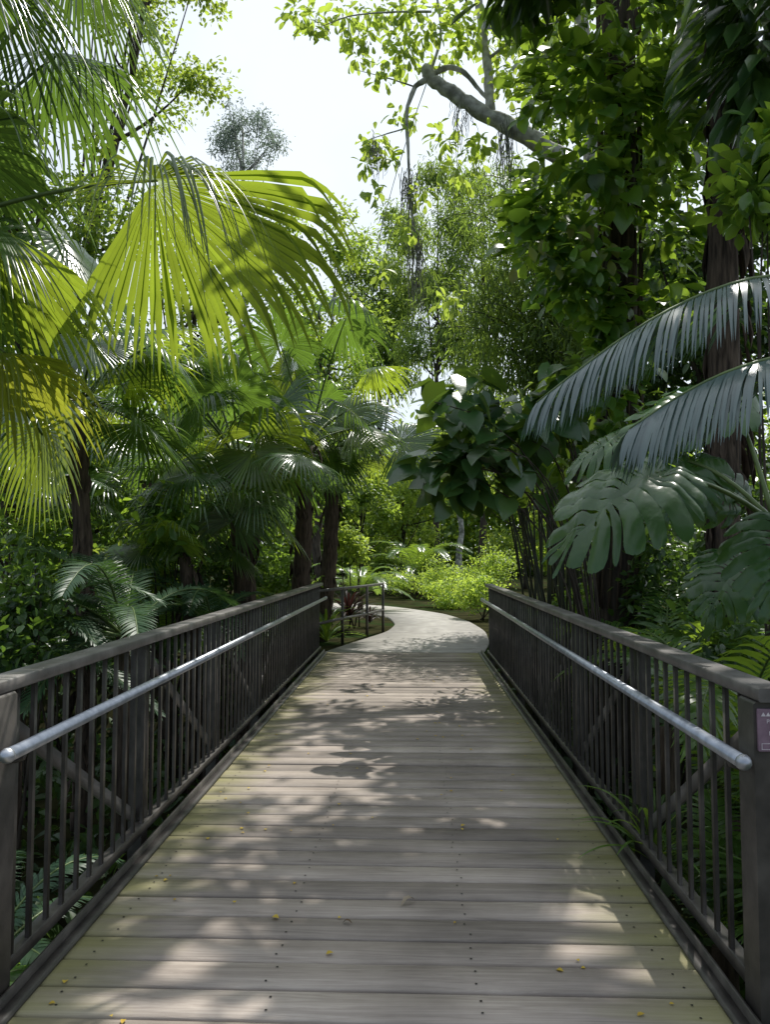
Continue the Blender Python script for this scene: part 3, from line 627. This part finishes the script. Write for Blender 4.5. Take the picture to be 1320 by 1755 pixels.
# far woodland mass
mb = MB()
for k in range(170):
    x = -75 + 150 * rng.random() if k < 150 else -14 + 24 * rng.random(); yy = 62 + 16 * rng.random(); h = 6 + 9 * rng.random()
    for q in range(3): clump(mb, LEAF, (x + rng.normal() * 2, yy, h * (q + .5) / 3), (3.4, 3, h * .26), 210, .6, .3, .5 + rng.normal() * .15)
tag(obj('distant_woodland', mb, M['lime']), 'mass of green woodland closing the view far behind the garden', 'woodland', kind='stuff')
for nm, sx in (('left', -1), ('right', 1)):
    mb = MB()
    for k in range(100):
        d = 8 + 38 * rng.random(); x = sx * (3.3 + d * .16 + (3 + .3 * d) * rng.random())
        if sx < 0: x -= 1.2
        h = 1.2 + (2.2 + .1 * d) * rng.random(); clump(mb, LEAF, (x, d, h * .5 - .4), (1.3, 1.3, h * .6), 230, .14 + d * .003, .3, .45 + rng.normal() * .15)
    tag(obj('undergrowth', mb, M['dark']), 'tangled green undergrowth far back on the %s side of the bridge' % nm, 'undergrowth', kind='stuff')
    mb = MB(); n = 9000; x = sx * (1.5 + 7 * rng.random(n) ** 1.2); yy = 1.5 + 16 * rng.random(n); kp = ~((yy > 12) & (np.abs(x) < 2.6)); x, yy = x[kp], yy[kp]; n = len(x)
    p = np.stack([x, yy, ground_z(x, yy) + .35 * rng.random(n)], -1)
    scatter(mb, OBO, p, rng.normal(size=(n, 3)) + [0, 0, .3], rng.normal(size=(n, 3)) * .5 + [0, 0, 1], .1 + .12 * rng.random(n), np.clip(rng.normal(size=n) * .25 + .4, 0, 1))
    tag(obj('ground_cover', mb, M['litter']), 'dark leafy ground cover on the bank below the %s railing' % nm, 'ground cover', kind='stuff')

# ------------------------------------------------------------------ bamboo
bb = P(960, 952, 15.5); bb[2] = float(ground_z(bb[0], bb[1])); r = thing('bamboo_clump', 'tall bamboo clump with fine drooping leaves right of the sky gap', 'bamboo', bb)
cu = MB(); fo = MB()
for k in range(36):
    a = bb + np.array([abs(rng.normal()) * .5 - .2, rng.normal() * .6, 0]); tip = P(750 + 240 * rng.random(), 300 + 330 * rng.random(), 14 + 3.5 * rng.random())
    pts = bez(a, np.array([a[0], a[1], tip[2] * 1.1]), tip, 14); tube(cu, pts, np.linspace(.032, .006, 14), 6)
    for q in range(5, 14):
        c = pts[q] + rng.normal(size=3) * .35; clump(fo, NARROW, c, (.6, .6, .35), 40, .17, 1.1, .4 + rng.normal() * .2)
for k in range(90):
    c = P(835 + 165 * rng.random() - 60 * (rng.random() < .25), 430 + 370 * rng.random(), 14.5 + 3 * rng.random()); clump(fo, NARROW, c, (.6, .6, .4), 56, .165, 1.1, .2 + rng.normal() * .15)
obj('foliage', fo, M['bamboo'], r); obj('culms', cu, M['culm'], r, smooth=True)
bb = fl(960, 9.6, 0); bb[2] = float(ground_z(bb[0], bb[1])); r = thing('thin_bamboo', 'fan of thin dark bamboo stems rising behind the right railing', 'bamboo', bb)
fo = MB()
for k in range(24):
    a = P(915 + 85 * rng.random(), 1030, 9.2 + rng.random()); a[2] = bb[2]; t = P(825 + 160 * rng.random(), 690 + 90 * rng.random(), 9.4 + rng.random())
    mb = MB(); pts = bez(a, np.array([a[0] * .8 + t[0] * .2, a[1], (a[2] + t[2]) / 2 + .4]), t, 10); tube(mb, pts, np.linspace(.02, .008, 10), 6); obj('culm', mb, M['culm'], r, smooth=True)
    clump(fo, NARROW, t, (.4, .4, .35), 50, .17, 1., .4)
obj('foliage', fo, M['bamboo'], r)

# ------------------------------------------------------------------ heart leaved shrub
b = np.array([2.15, 8.3, 0]); b[2] = float(ground_z(b[0], b[1])); r = thing('broad_leaf_plant', 'plant with large dark heart shaped leaves hanging over the right bridge end', 'plant', b)
fo = MB(); st = MB()
for k in range(48):
    c = P(842 + rng.normal() * 58, 745 + rng.normal() * 52, 8.1 + rng.normal() * .35)
    if k < 8: c = P(735 + rng.random() * 70, 780 + rng.random() * 90, 7.9)
    if k > 38: c = P(930 + rng.random() * 60, 640 + rng.random() * 120, 8.3)
    n = 5; u = nz(rng.normal(size=(n, 3))); p = c + u * .2; D = u * [1, .8, .3] + np.array([-.15, -.35, -.45]) + rng.normal(size=(n, 3)) * .35; N = np.array([0, -.3, 1.]) + rng.normal(size=(n, 3)) * .4
    scatter(fo, HEART, p, D, N, .2 + .15 * rng.random(n), np.clip(.45 + rng.normal(size=n) * .28, 0, 1))
    if k % 3 == 0: tube(st, bez(b + [rng.normal() * .06, rng.normal() * .06, 0], [b[0] - .05, b[1], c[2] * 1.0], c, 8), np.linspace(.014, .005, 8), 5)
obj('foliage', fo, M['heart'], r, smooth=True); obj('stem', st, M['bark'], r, smooth=True)

# ------------------------------------------------------------------ vine covered tree
SX, SY = SUN.x / SUN.z, SUN.y / SUN.z
def shade_at(c, z): return c[0] - SX * (c[2] - z), c[1] - SY * (c[2] - z)      # where a clump's shadow lands at height z
t0 = gb(1050, 9.2); tt = P(1050, -500, 9.2); r = thing('vine_tree', 'large dark trunked tree wrapped in climbing vine, crown above the bridge', 'tree', t0)
tk = MB(); pts = bez(t0, (t0 + tt) / 2 + [.15, 0, 0], tt, 16); tube(tk, pts, np.linspace(.23, .16, 16), 12)
cr = MB()  # high crown placed and thinned to dapple the deck, with gaps left for sun
for k in range(80):
    c = np.array([3.2, 11.3, 11.6]) + nz(rng.normal(size=3)) * rng.random() ** .4 * np.array([2.4, 5.0, 1.4]); s = .55 + .5 * rng.random()
    a2, b2 = shade_at(c, 2.1); a0, b0 = shade_at(c, 0); a6, b6 = shade_at(c, 6)
    if .6 < a2 < 2.7 and 2.8 < b2 < 5.4: continue
    if -1.4 < a0 < 1.4 and 4.6 < b0 < 8.6 and rng.random() < .85: continue
    if .6 < a0 < 1.6 and 2.9 < b0 < 4.7: continue
    if 1.0 < a6 < 4.0 and 7.2 < b6 < 9.8 and rng.random() < .75: continue
    clump(cr, LEAF, c, (.75 * s, .85 * s, .5 * s), int(90 * s), .19, .2, .5)
    if k < 30: q = pts[-1 - int(4 * rng.random())]; tube(tk, bez(q, (q + c) / 2 + [0, 0, .6], c, 7), np.linspace(.09, .015, 7), 6)
obj('trunk', tk, M['bark'], r, smooth=True); obj('crown', cr, M['mid'], r)
v = thing('climbing_vine', 'broad leaved climbing vine clothing the large dark trunk at upper right', 'vine', t0 + [0, 0, 2]); fo = MB(); st = MB(); old = MB()
for k in range(130):
    f = rng.random(); py = -60 + 600 * f; wl = 150 if py < 420 else 150 - (py - 420) * .5
    q0 = rng.random() * 2 - 1; px = 1065 + np.sign(q0) * abs(q0) ** .7 * wl + (-25 if 300 < py < 430 else 0); c = P(px, py, 8.4 + 1.2 * rng.random() - .5 * (1 - abs(px - 1060) / 190))
    if k >= 110: c = P(1050 + rng.normal() * 35, 540 + 330 * rng.random(), 8.75)
    n = 24; u = nz(rng.normal(size=(n, 3))); p = c + u * rng.random((n, 1)) ** .5 * [.36, .3, .32]
    out = np.array([(px - 1060) / 200, -.7, .1]); D = u * .4 + out * .5 + np.array([0, 0, -.45]) + rng.normal(size=(n, 3)) * .35; N = out * .4 + [0, -.1, .9] + rng.normal(size=(n, 3)) * .4
    scatter(fo, OBO if k % 3 else HEART, p, D, N, .15 + .13 * rng.random(n), np.clip(.5 + .2 * rng.normal() + rng.normal(size=n) * .25, 0, 1))
for k in range(14):
    c = P(880 + 170 * rng.random(), 370 + 90 * rng.random(), 8.1); scatter(old, OBO, c[None], np.array([[.2 * rng.normal(), -.3, -.9]]), np.array([[.3 * rng.normal(), -.8, .5]]), np.array([.2]), rng.random())
for k in range(16):
    a = k * .4; zz = np.linspace(0, 1, 20); q = np.stack([np.interp(zz, np.linspace(0, 1, 16), pts[:, j]) for j in range(3)], -1); q = q + .25 * np.stack([np.cos(a + zz * 2.5), np.sin(a + zz * 2.5), zz * 0], -1); tube(st, q[3:], .018, 5)
obj('foliage', fo, M['vine'], v); obj('stem', st, M['fibre'], v, smooth=True); obj('withered_foliage', old, M['palmyellow'], v)
# second trunk right
t1 = gb(1245, 8.0); t2 = P(1240, -300, 8.0); r = thing('rough_tree', 'shaggy reddish trunked tree at the right edge with hanging blades on top', 'tree', t1)
tk = MB(); tube(tk, bez(t1, (t1 + t2) / 2 + [-.1, 0, 0], t2, 18), .13 + .03 * rng.random(18), 10)
m = 260; zz = rng.random(m); aa = rng.random(m) * 6.28; q = t1 * (1 - zz[:, None]) + t2 * zz[:, None] + .15 * np.stack([np.cos(aa), np.sin(aa), aa * 0], -1)
scatter(tk, NARROW, q, np.stack([np.cos(aa) * .2, np.sin(aa) * .2, -1 + 0 * aa], -1), np.stack([np.cos(aa), np.sin(aa), aa * 0], -1), .25 + .3 * rng.random(m), .5)
cr = MB()
for k in range(26):
    c = P(1265 + 90 * rng.random(), -150 + 320 * rng.random(), 6.6 + 1.2 * rng.random()); n = 14; u = nz(rng.normal(size=(n, 3)))
    scatter(cr, BLADE, c + u * .3, u * .5 + [-.3, -.2, -.8], u * .4 + [-.3, -.6, .5], .35 + .3 * rng.random(n), np.clip(.5 + rng.normal(size=n) * .25, 0, 1))
for k in range(24):     # unseen clumps added high overhead to shade the near boards
    x0 = -1.5 + 2.9 * rng.random(); y0 = .2 + 4.4 * rng.random(); z0 = 7.4 + 1.2 * rng.random(); c = np.array([x0 + SX * z0, y0 + SY * z0, z0])
    a2, b2 = shade_at(c, 2.1)
    if (.7 < a2 < 2.5 and 2.9 < b2 < 5.2) or (x0 > .45 and 2.8 < y0 < 4.7): continue
    clump(cr, BLADE, c, (.34, .34, .24), 62, .36, .5, .5)
    if k % 2 == 0: tube(tk, bez(t2, (t2 + c) / 2 + [0, 0, .8], c, 7), np.linspace(.07, .012, 7), 6)
obj('trunk', tk, M['fibre'], r); obj('crown', cr, M['palmdark'], r)
sv = P(1310, 330, 6.2)
shrub('leafy_sapling', 'bright green leafy sapling at the right edge above the cycad fronds', 'sapling', sv, (.5, .5, .75), 560, .18, M['vine'], OBO, stems=4)

# ------------------------------------------------------------------ mottled tree with the pale limb
t0 = gb(1085, 13.0); r = thing('mottled_tree', 'mottled grey tree whose bare pale limb reaches out across the sky gap', 'tree', t0)
tk = MB(); fork = P(1020, 310, 12.8); tube(tk, bez(t0, (t0 + fork) / 2 + [.2, 0, 0], fork, 10), np.linspace(.26, .2, 10), 10); tube(tk, bez(fork, P(1010, 100, 13), P(960, -250, 13), 8), np.linspace(.18, .08, 8), 8); obj('trunk', tk, M['mottled'], r, smooth=True)
def limb(pp, r0, r1, n=26):
    q = smooth_curve([P(*a) for a in pp], n); mb = MB(); tube(mb, q + np.concatenate([np.zeros((1, 3)), rng.normal(size=(n - 2, 3)) * r0 * .07, np.zeros((1, 3))]), np.linspace(r0, r1, n) * (1 + .06 * rng.normal(size=n)), 12); obj('limb', mb, M['mottled'], r, smooth=True)
limb([(1020, 310, 12.8), (920, 240, 12.6), (850, 205, 12.5), (790, 170, 12.4), (745, 140, 12.4), (728, 118, 12.4)], .16, .09)
limb([(738, 134, 12.4), (712, 145, 12.4), (696, 190, 12.4), (700, 260, 12.4), (702, 330, 12.4), (710, 400, 12.4)], .05, .008)
limb([(740, 130, 12.4), (765, 112, 12.4), (795, 120, 12.4), (818, 150, 12.5), (838, 172, 12.5)], .05, .03, 16)
limb([(842, 200, 12.5), (838, 130, 12.5), (828, 60, 12.6), (815, -60, 12.7)], .085, .06, 16)
limb([(838, 100, 12.5), (890, 60, 12.4), (950, 30, 12.4)], .03, .012, 12)
limb([(735, 132, 12.4), (760, 60, 12.4), (740, -60, 12.4)], .03, .015, 12)
limb([(740, 20, 12.4), (680, 20, 12.4), (600, 25, 12.3), (540, 50, 12.2)], .02, .006, 14)
limb([(715, 150, 12.4), (660, 132, 12.3), (610, 120, 12.3)], .014, .004, 12)
limb([(696, 220, 12.4), (660, 230, 12.3), (630, 240, 12.3)], .014, .005, 10)
limb([(735, 132, 12.4), (690, 260, 12.2), (650, 400, 12.0), (640, 470, 12)], .008, .003, 14)
limb([(702, 330, 12.4), (670, 400, 12.3), (650, 470, 12.3)], .008, .003, 12)
limb([(790, 170, 12.4), (780, 230, 12.3), (785, 300, 12.3)], .010, .003, 12)
limb([(706, 380, 12.4), (730, 460, 12.5), (770, 520, 12.6)], .008, .003, 12)
cr = MB()
for px, py, s, n in [(540, 45, .35, 60), (590, 25, .4, 90), (620, 60, .3, 50), (690, 80, .35, 70), (740, 60, .3, 50), (700, 15, .4, 90), (770, 20, .45, 90), (640, 245, .25, 60), (668, 270, .2, 40), (625, 280, .15, 25),
                     (870, 45, .5, 120), (910, 90, .5, 120), (940, 30, .5, 120), (880, 140, .35, 70), (930, 170, .4, 80), (690, 200, .25, 40), (650, 20, .3, 60), (800, 60, .35, 60), (510, 20, .3, 50), (725, 330, .25, 30), (760, 240, .3, 50), (850, 95, .3, 50), (960, 120, .5, 120), (785, 300, .35, 50), (820, 250, .35, 60), (655, 470, .2, 20), (740, 110, .25, 25), (690, 110, .3, 45), (770, 520, .25, 30), (655, 125, .25, 35), (610, 95, .25, 35), (780, 90, .3, 40), (640, 330, .2, 22), (690, 390, .22, 25)]:
    clump(cr, OBO, P(px, py, 12.4 + rng.normal() * .25), (s, s, s * .75), int(n * .9), .17, .5, .6)
obj('crown', cr, M['bright'], r)
def moss(label, px, py, d, length, wd, n):
    top = P(px, py, d); mb = MB()
    for k in range(n):
        a = top + rng.normal(size=3) * wd * [1, 1, 2.2]; l = length * (.3 + .7 * rng.random()); q = a + np.c_[np.cumsum(rng.normal(size=8) * .02), np.cumsum(rng.normal(size=8) * .02), -np.linspace(0, l, 8)]
        tube(mb, q, np.linspace(.007, .003, 8), 3, rng.random(), cap=False)
    tag(obj('hanging_moss', mb, M['moss'], origin=top), label, 'moss', 'grey moss hanging from the mottled tree')
moss('grey moss strands hanging from the thin drooping branch in the sky gap', 701, 310, 12.4, 1.1, .07, 48)
moss('long wispy grey moss trailing from the tip of the drooping branch', 712, 400, 12.4, 1.7, .06, 40)
moss('grey moss strands hanging under the thick part of the pale limb', 868, 225, 12.4, 1.2, .07, 44)
moss('short grey moss tuft hanging left of the drooping branch', 645, 250, 12.3, .6, .05, 30)
moss('wispy grey moss hanging from the middle of the pale limb', 790, 185, 12.35, .6, .07, 30)

# ------------------------------------------------------------------ right foreground
cb = np.array([2.75, 3.3, .0]); cb[2] = float(ground_z(cb[0], cb[1]))
ct = P(1480, 640, 3.5)
r = thing('cycad', 'large blue green cycad at the right edge, its long frond arching over the railing', 'cycad', cb, cy)
mb = MB(); tube(mb, [cb, ct * [1, 1, 0] + [0, 0, 1.0], ct], [.16, .14, .12], 10); obj('stem', mb, M['fibre'], r)
for pts in [smooth_curve([ct, P(1400, 470, 3.3), P(1300, 470, 3.25), P(1200, 503, 3.2), P(1100, 555, 3.2), P(1010, 620, 3.2), P(920, 690, 3.2)], 18),
            smooth_curve([ct, P(1420, 600, 3.0), P(1330, 610, 2.9), P(1240, 638, 2.9), P(1160, 680, 2.9), P(1080, 735, 2.9)], 16)]:
    mb = MB(); pinnate(mb, pts, 84, .44, .0145, droop=.7, ang=1.0, vee=-.2, tb=.7, start=.25); f = obj('frond', mb, M['cycad'], r)
    mb = MB(); tube(mb, pts, np.linspace(.012, .004, len(pts)), 6); obj('midrib', mb, M['petiole'], f, smooth=True)
for az, e in ((.3, .9), (-.8, .8), (-1.8, 1.2), (.9, .3), (-.2, .4)):
    h = np.array([math.cos(az), math.sin(az), 0]); add_pinnate(r, bez(ct, ct + h * .6 * math.cos(e) + [0, 0, .9 * math.sin(e)], ct + h * 1.5 * math.cos(e) + [0, 0, 1.0 * math.sin(e) - .3], 14), 60, .3, .013, M['cycad'], droop=.8)

mo = np.array([1.95, 4.1, -1.2]); r = thing('monstera', 'monstera with huge split glossy leaves leaning over the right railing', 'plant', mo)
mt = P(1330, 900, 4.3)
mb = MB(); tube(mb, bez(mo, (mo + mt) / 2 + [.1, .1, 0], mt, 8), np.linspace(.06, .035, 8), 8); obj('stem', mb, M['fibre'], r, smooth=True)
for (bx_, by_, bd), Yd, N, size, tb in [
    ((1125, 810, 3.7), (-.8, -.2, -.42), (-.20, -.5, .84), .57, .5),
    ((1250, 672, 4.7), (-.88, .0, -.16), (-.18, -.5, .84), .62, .7),
    ((1345, 900, 3.4), (-.2, -.45, -.75), (-.28, -.62, .72), .42, .4),
    ((1180, 790, 4.6), (-.3, -.2, -.5), (-.1, -.6, .8), .44, .3),
    ((1260, 860, 4.9), (-.3, .1, .2), (-.2, -.8, .5), .38, .3),
    ((1270, 960, 4.4), (-.5, -.3, -.5), (-.2, -.6, .8), .40, .3),
    ((1060, 750, 5.0), (-.5, .2, -.2), (-.1, -.5, .9), .40, .5)]:
    a = P(bx_, by_, bd); mb = MB(); monstera_leaf(mb, a, Yd, N, size, tb); lf = obj('leaf', mb, M['glossy'], r, smooth=True)
    mb = MB(); tube(mb, bez(mt, (mt + a) / 2 + [0, 0, .12], a, 8), np.linspace(.016, .008, 8), 6); obj('stalk', mb, M['petiole'], lf, smooth=True)

ar = 'feather leaved palms behind the right railing'
pinnate_plant('feather_palm', 'bright feather palm fronds behind the right railing below the monstera', 'palm', (2.3, 5.3, -1.1), 16, 2.2, .4, .03, M['frond'], nl=40, el=(1.35, .4), stem=.9, droop=.55, group=ar, lim=1.35)
pinnate_plant('feather_palm', 'darker feather palm close behind the near right pickets', 'palm', (2.2, 3.7, -1.15), 16, 1.8, .36, .028, M['frond'], nl=38, el=(1.35, .2), stem=.6, droop=.55, az0=.7, group=ar, lim=1.5)
pinnate_plant('feather_palm', 'feather palm farther along the right railing beside the bamboo stems', 'palm', (2.6, 7.6, -1.1), 16, 2.3, .36, .028, M['frond'], nl=40, el=(1.35, .4), stem=1.0, droop=.5, az0=.3, group=ar, lim=1.4)
pinnate_plant('fern', 'fern pressing against the outside of the right pickets by the grassy tuft', 'fern', (1.85, 4.4, -1.1), 14, 1.25, .18, .022, M['frond'], nl=40, stem=.5, az0=.4, el=(1.3, .2), group=ar, lim=1.38)
rosette('small grassy tuft pushing through the right railing onto the boards', (1.40, 4.15, -.05), 28, .52, .024, M['frond'], None, 'grass_tuft', 'grass')
sr = 'shrubs behind the right railing'
for lab, x, yy, z, rx, rz, n, size, mat, tm in [
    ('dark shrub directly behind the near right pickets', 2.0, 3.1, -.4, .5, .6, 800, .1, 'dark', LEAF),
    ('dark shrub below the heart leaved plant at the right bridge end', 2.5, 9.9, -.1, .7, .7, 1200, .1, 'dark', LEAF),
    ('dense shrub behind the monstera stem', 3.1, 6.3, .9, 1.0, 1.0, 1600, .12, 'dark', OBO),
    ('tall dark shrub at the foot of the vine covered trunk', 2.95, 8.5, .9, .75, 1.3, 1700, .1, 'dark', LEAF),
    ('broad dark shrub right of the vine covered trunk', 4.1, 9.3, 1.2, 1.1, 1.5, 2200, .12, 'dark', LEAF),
    ('mid green shrub right of the path where the right railing ends', 2.8, 13.5, .45, .7, .55, 1200, .1, 'mid', LEAF),
    ('leafy shrub behind the thin bamboo stems', 3.4, 12.3, .6, 1.0, .9, 1600, .11, 'mid', LEAF)]:
    shrub('shrub', lab, 'shrub', (x, yy, z), (rx, rx, rz), n, size, M[mat], tm, group=sr)

# ------------------------------------------------------------------ fallen leaves on the boards
me3 = []
for k in range(3):
    mb = MB(); tv = OBO[0].copy(); tv[:, 0] *= 1.3 + .4 * k; tv[:, 2] += .06 * (k + 1) * np.sin(tv[:, 1] * 3) + .1; mb.add(tv, OBO[1], .3 + .3 * k)
    me3.append(mb)
protos = []
for k in range(80):
    x = (rng.random() * 2 - 1) * 1.15; yy = 2.55 + 7.5 * rng.random() ** 1.4
    if k < 3:
        o = obj('fallen_leaf', me3[k], M['fallen']); protos.append(o)
    else:
        o = protos[k % 3].copy(); C.objects.link(o)
    o.location = (x, yy, .004); o.rotation_euler = (0, 0, rng.random() * 6.28); s = .014 + .016 * rng.random(); o.scale = (s, s, s)
    tag(o, 'tiny yellow fallen leaf lying loose on the deck boards', 'leaf', 'fallen yellow leaves scattered on the deck')
mb = MB(); tv = OBO[0].copy(); tv[:, 0] *= .7; tv[:, 2] += .25 * np.sin(tv[:, 1] * 3.1) + .05; mb.add(tv * .08, OBO[1], .9)
o = tag(obj('fallen_leaf', mb, M['fallenbrown']), 'pale curled dry leaf lying in the middle of the deck', 'leaf'); q = P(712, 1530, 3.55); o.location = (q[0], 3.55, .004); o.rotation_euler = (0, 0, 2.2)
mb = MB(); mb.add(tv * .045, OBO[1], .1)
o = tag(obj('fallen_leaf', mb, M['fallenbrown']), 'small dark brown dry leaf lying left of the pale curled leaf', 'leaf'); q = P(604, 1572, 3.32); o.location = (q[0], 3.32, .004); o.rotation_euler = (0, 0, 1.2)

# ------------------------------------------------------------------ light
sd = SUN
el = math.asin(sd.z); az = math.atan2(sd.x, sd.y)
sl = bpy.data.lights.new('sun', 'SUN'); sl.energy = 5.0; sl.angle = math.radians(.5); sl.color = (1, .965, .9)
so = bpy.data.objects.new('sun', sl); C.objects.link(so); so.rotation_euler = sd.to_track_quat('Z', 'Y').to_euler(); so.location = (10, 10, 30)
wd = bpy.data.worlds.new('World'); scene.world = wd; wd.use_nodes = True; nt = wd.node_tree; nt.nodes.clear()
sk = nt.nodes.new('ShaderNodeTexSky'); sk.sky_type = 'NISHITA'; sk.sun_disc = False; sk.sun_elevation = el; sk.sun_rotation = az; sk.dust_density = 2.5; sk.air_density = 1.0; sk.ozone_density = 1
# thin bright haze, brightest on the sun's side of the sky, with soft blue gaps
tc = nt.nodes.new('ShaderNodeTexCoord'); no = nt.nodes.new('ShaderNodeTexNoise'); no.inputs['Scale'].default_value = 3.0; no.inputs['Detail'].default_value = 5; nt.links.new(tc.outputs['Generated'], no.inputs['Vector'])
dt = nt.nodes.new('ShaderNodeVectorMath'); dt.operation = 'DOT_PRODUCT'; nt.links.new(tc.outputs['Generated'], dt.inputs[0]); dt.inputs[1].default_value = sd
mr = nt.nodes.new('ShaderNodeMapRange'); mr.inputs['From Min'].default_value = -.1; mr.inputs['From Max'].default_value = .65; mr.inputs['To Min'].default_value = .2; mr.inputs['To Max'].default_value = 1.0; nt.links.new(dt.outputs['Value'], mr.inputs['Value'])
m2 = nt.nodes.new('ShaderNodeMapRange'); m2.inputs['From Min'].default_value = .32; m2.inputs['From Max'].default_value = .56; m2.inputs['To Min'].default_value = .62; m2.inputs['To Max'].default_value = 1.0; nt.links.new(no.outputs['Fac'], m2.inputs['Value'])
mu = nt.nodes.new('ShaderNodeMath'); mu.operation = 'MULTIPLY'; nt.links.new(mr.outputs[0], mu.inputs[0]); nt.links.new(m2.outputs[0], mu.inputs[1])
mx = nt.nodes.new('ShaderNodeMix'); mx.data_type = 'RGBA'; nt.links.new(mu.outputs[0], mx.inputs[0]); nt.links.new(sk.outputs[0], mx.inputs[6]); mx.inputs[7].default_value = (6.5, 7.1, 7.7, 1)
bg = nt.nodes.new('ShaderNodeBackground'); bg.inputs['Strength'].default_value = .15; ow = nt.nodes.new('ShaderNodeOutputWorld')
nt.links.new(mx.outputs[2], bg.inputs['Color']); nt.links.new(bg.outputs[0], ow.inputs['Surface'])
scene.view_settings.view_transform = 'Standard'; scene.view_settings.look = 'None'; scene.view_settings.exposure = 0
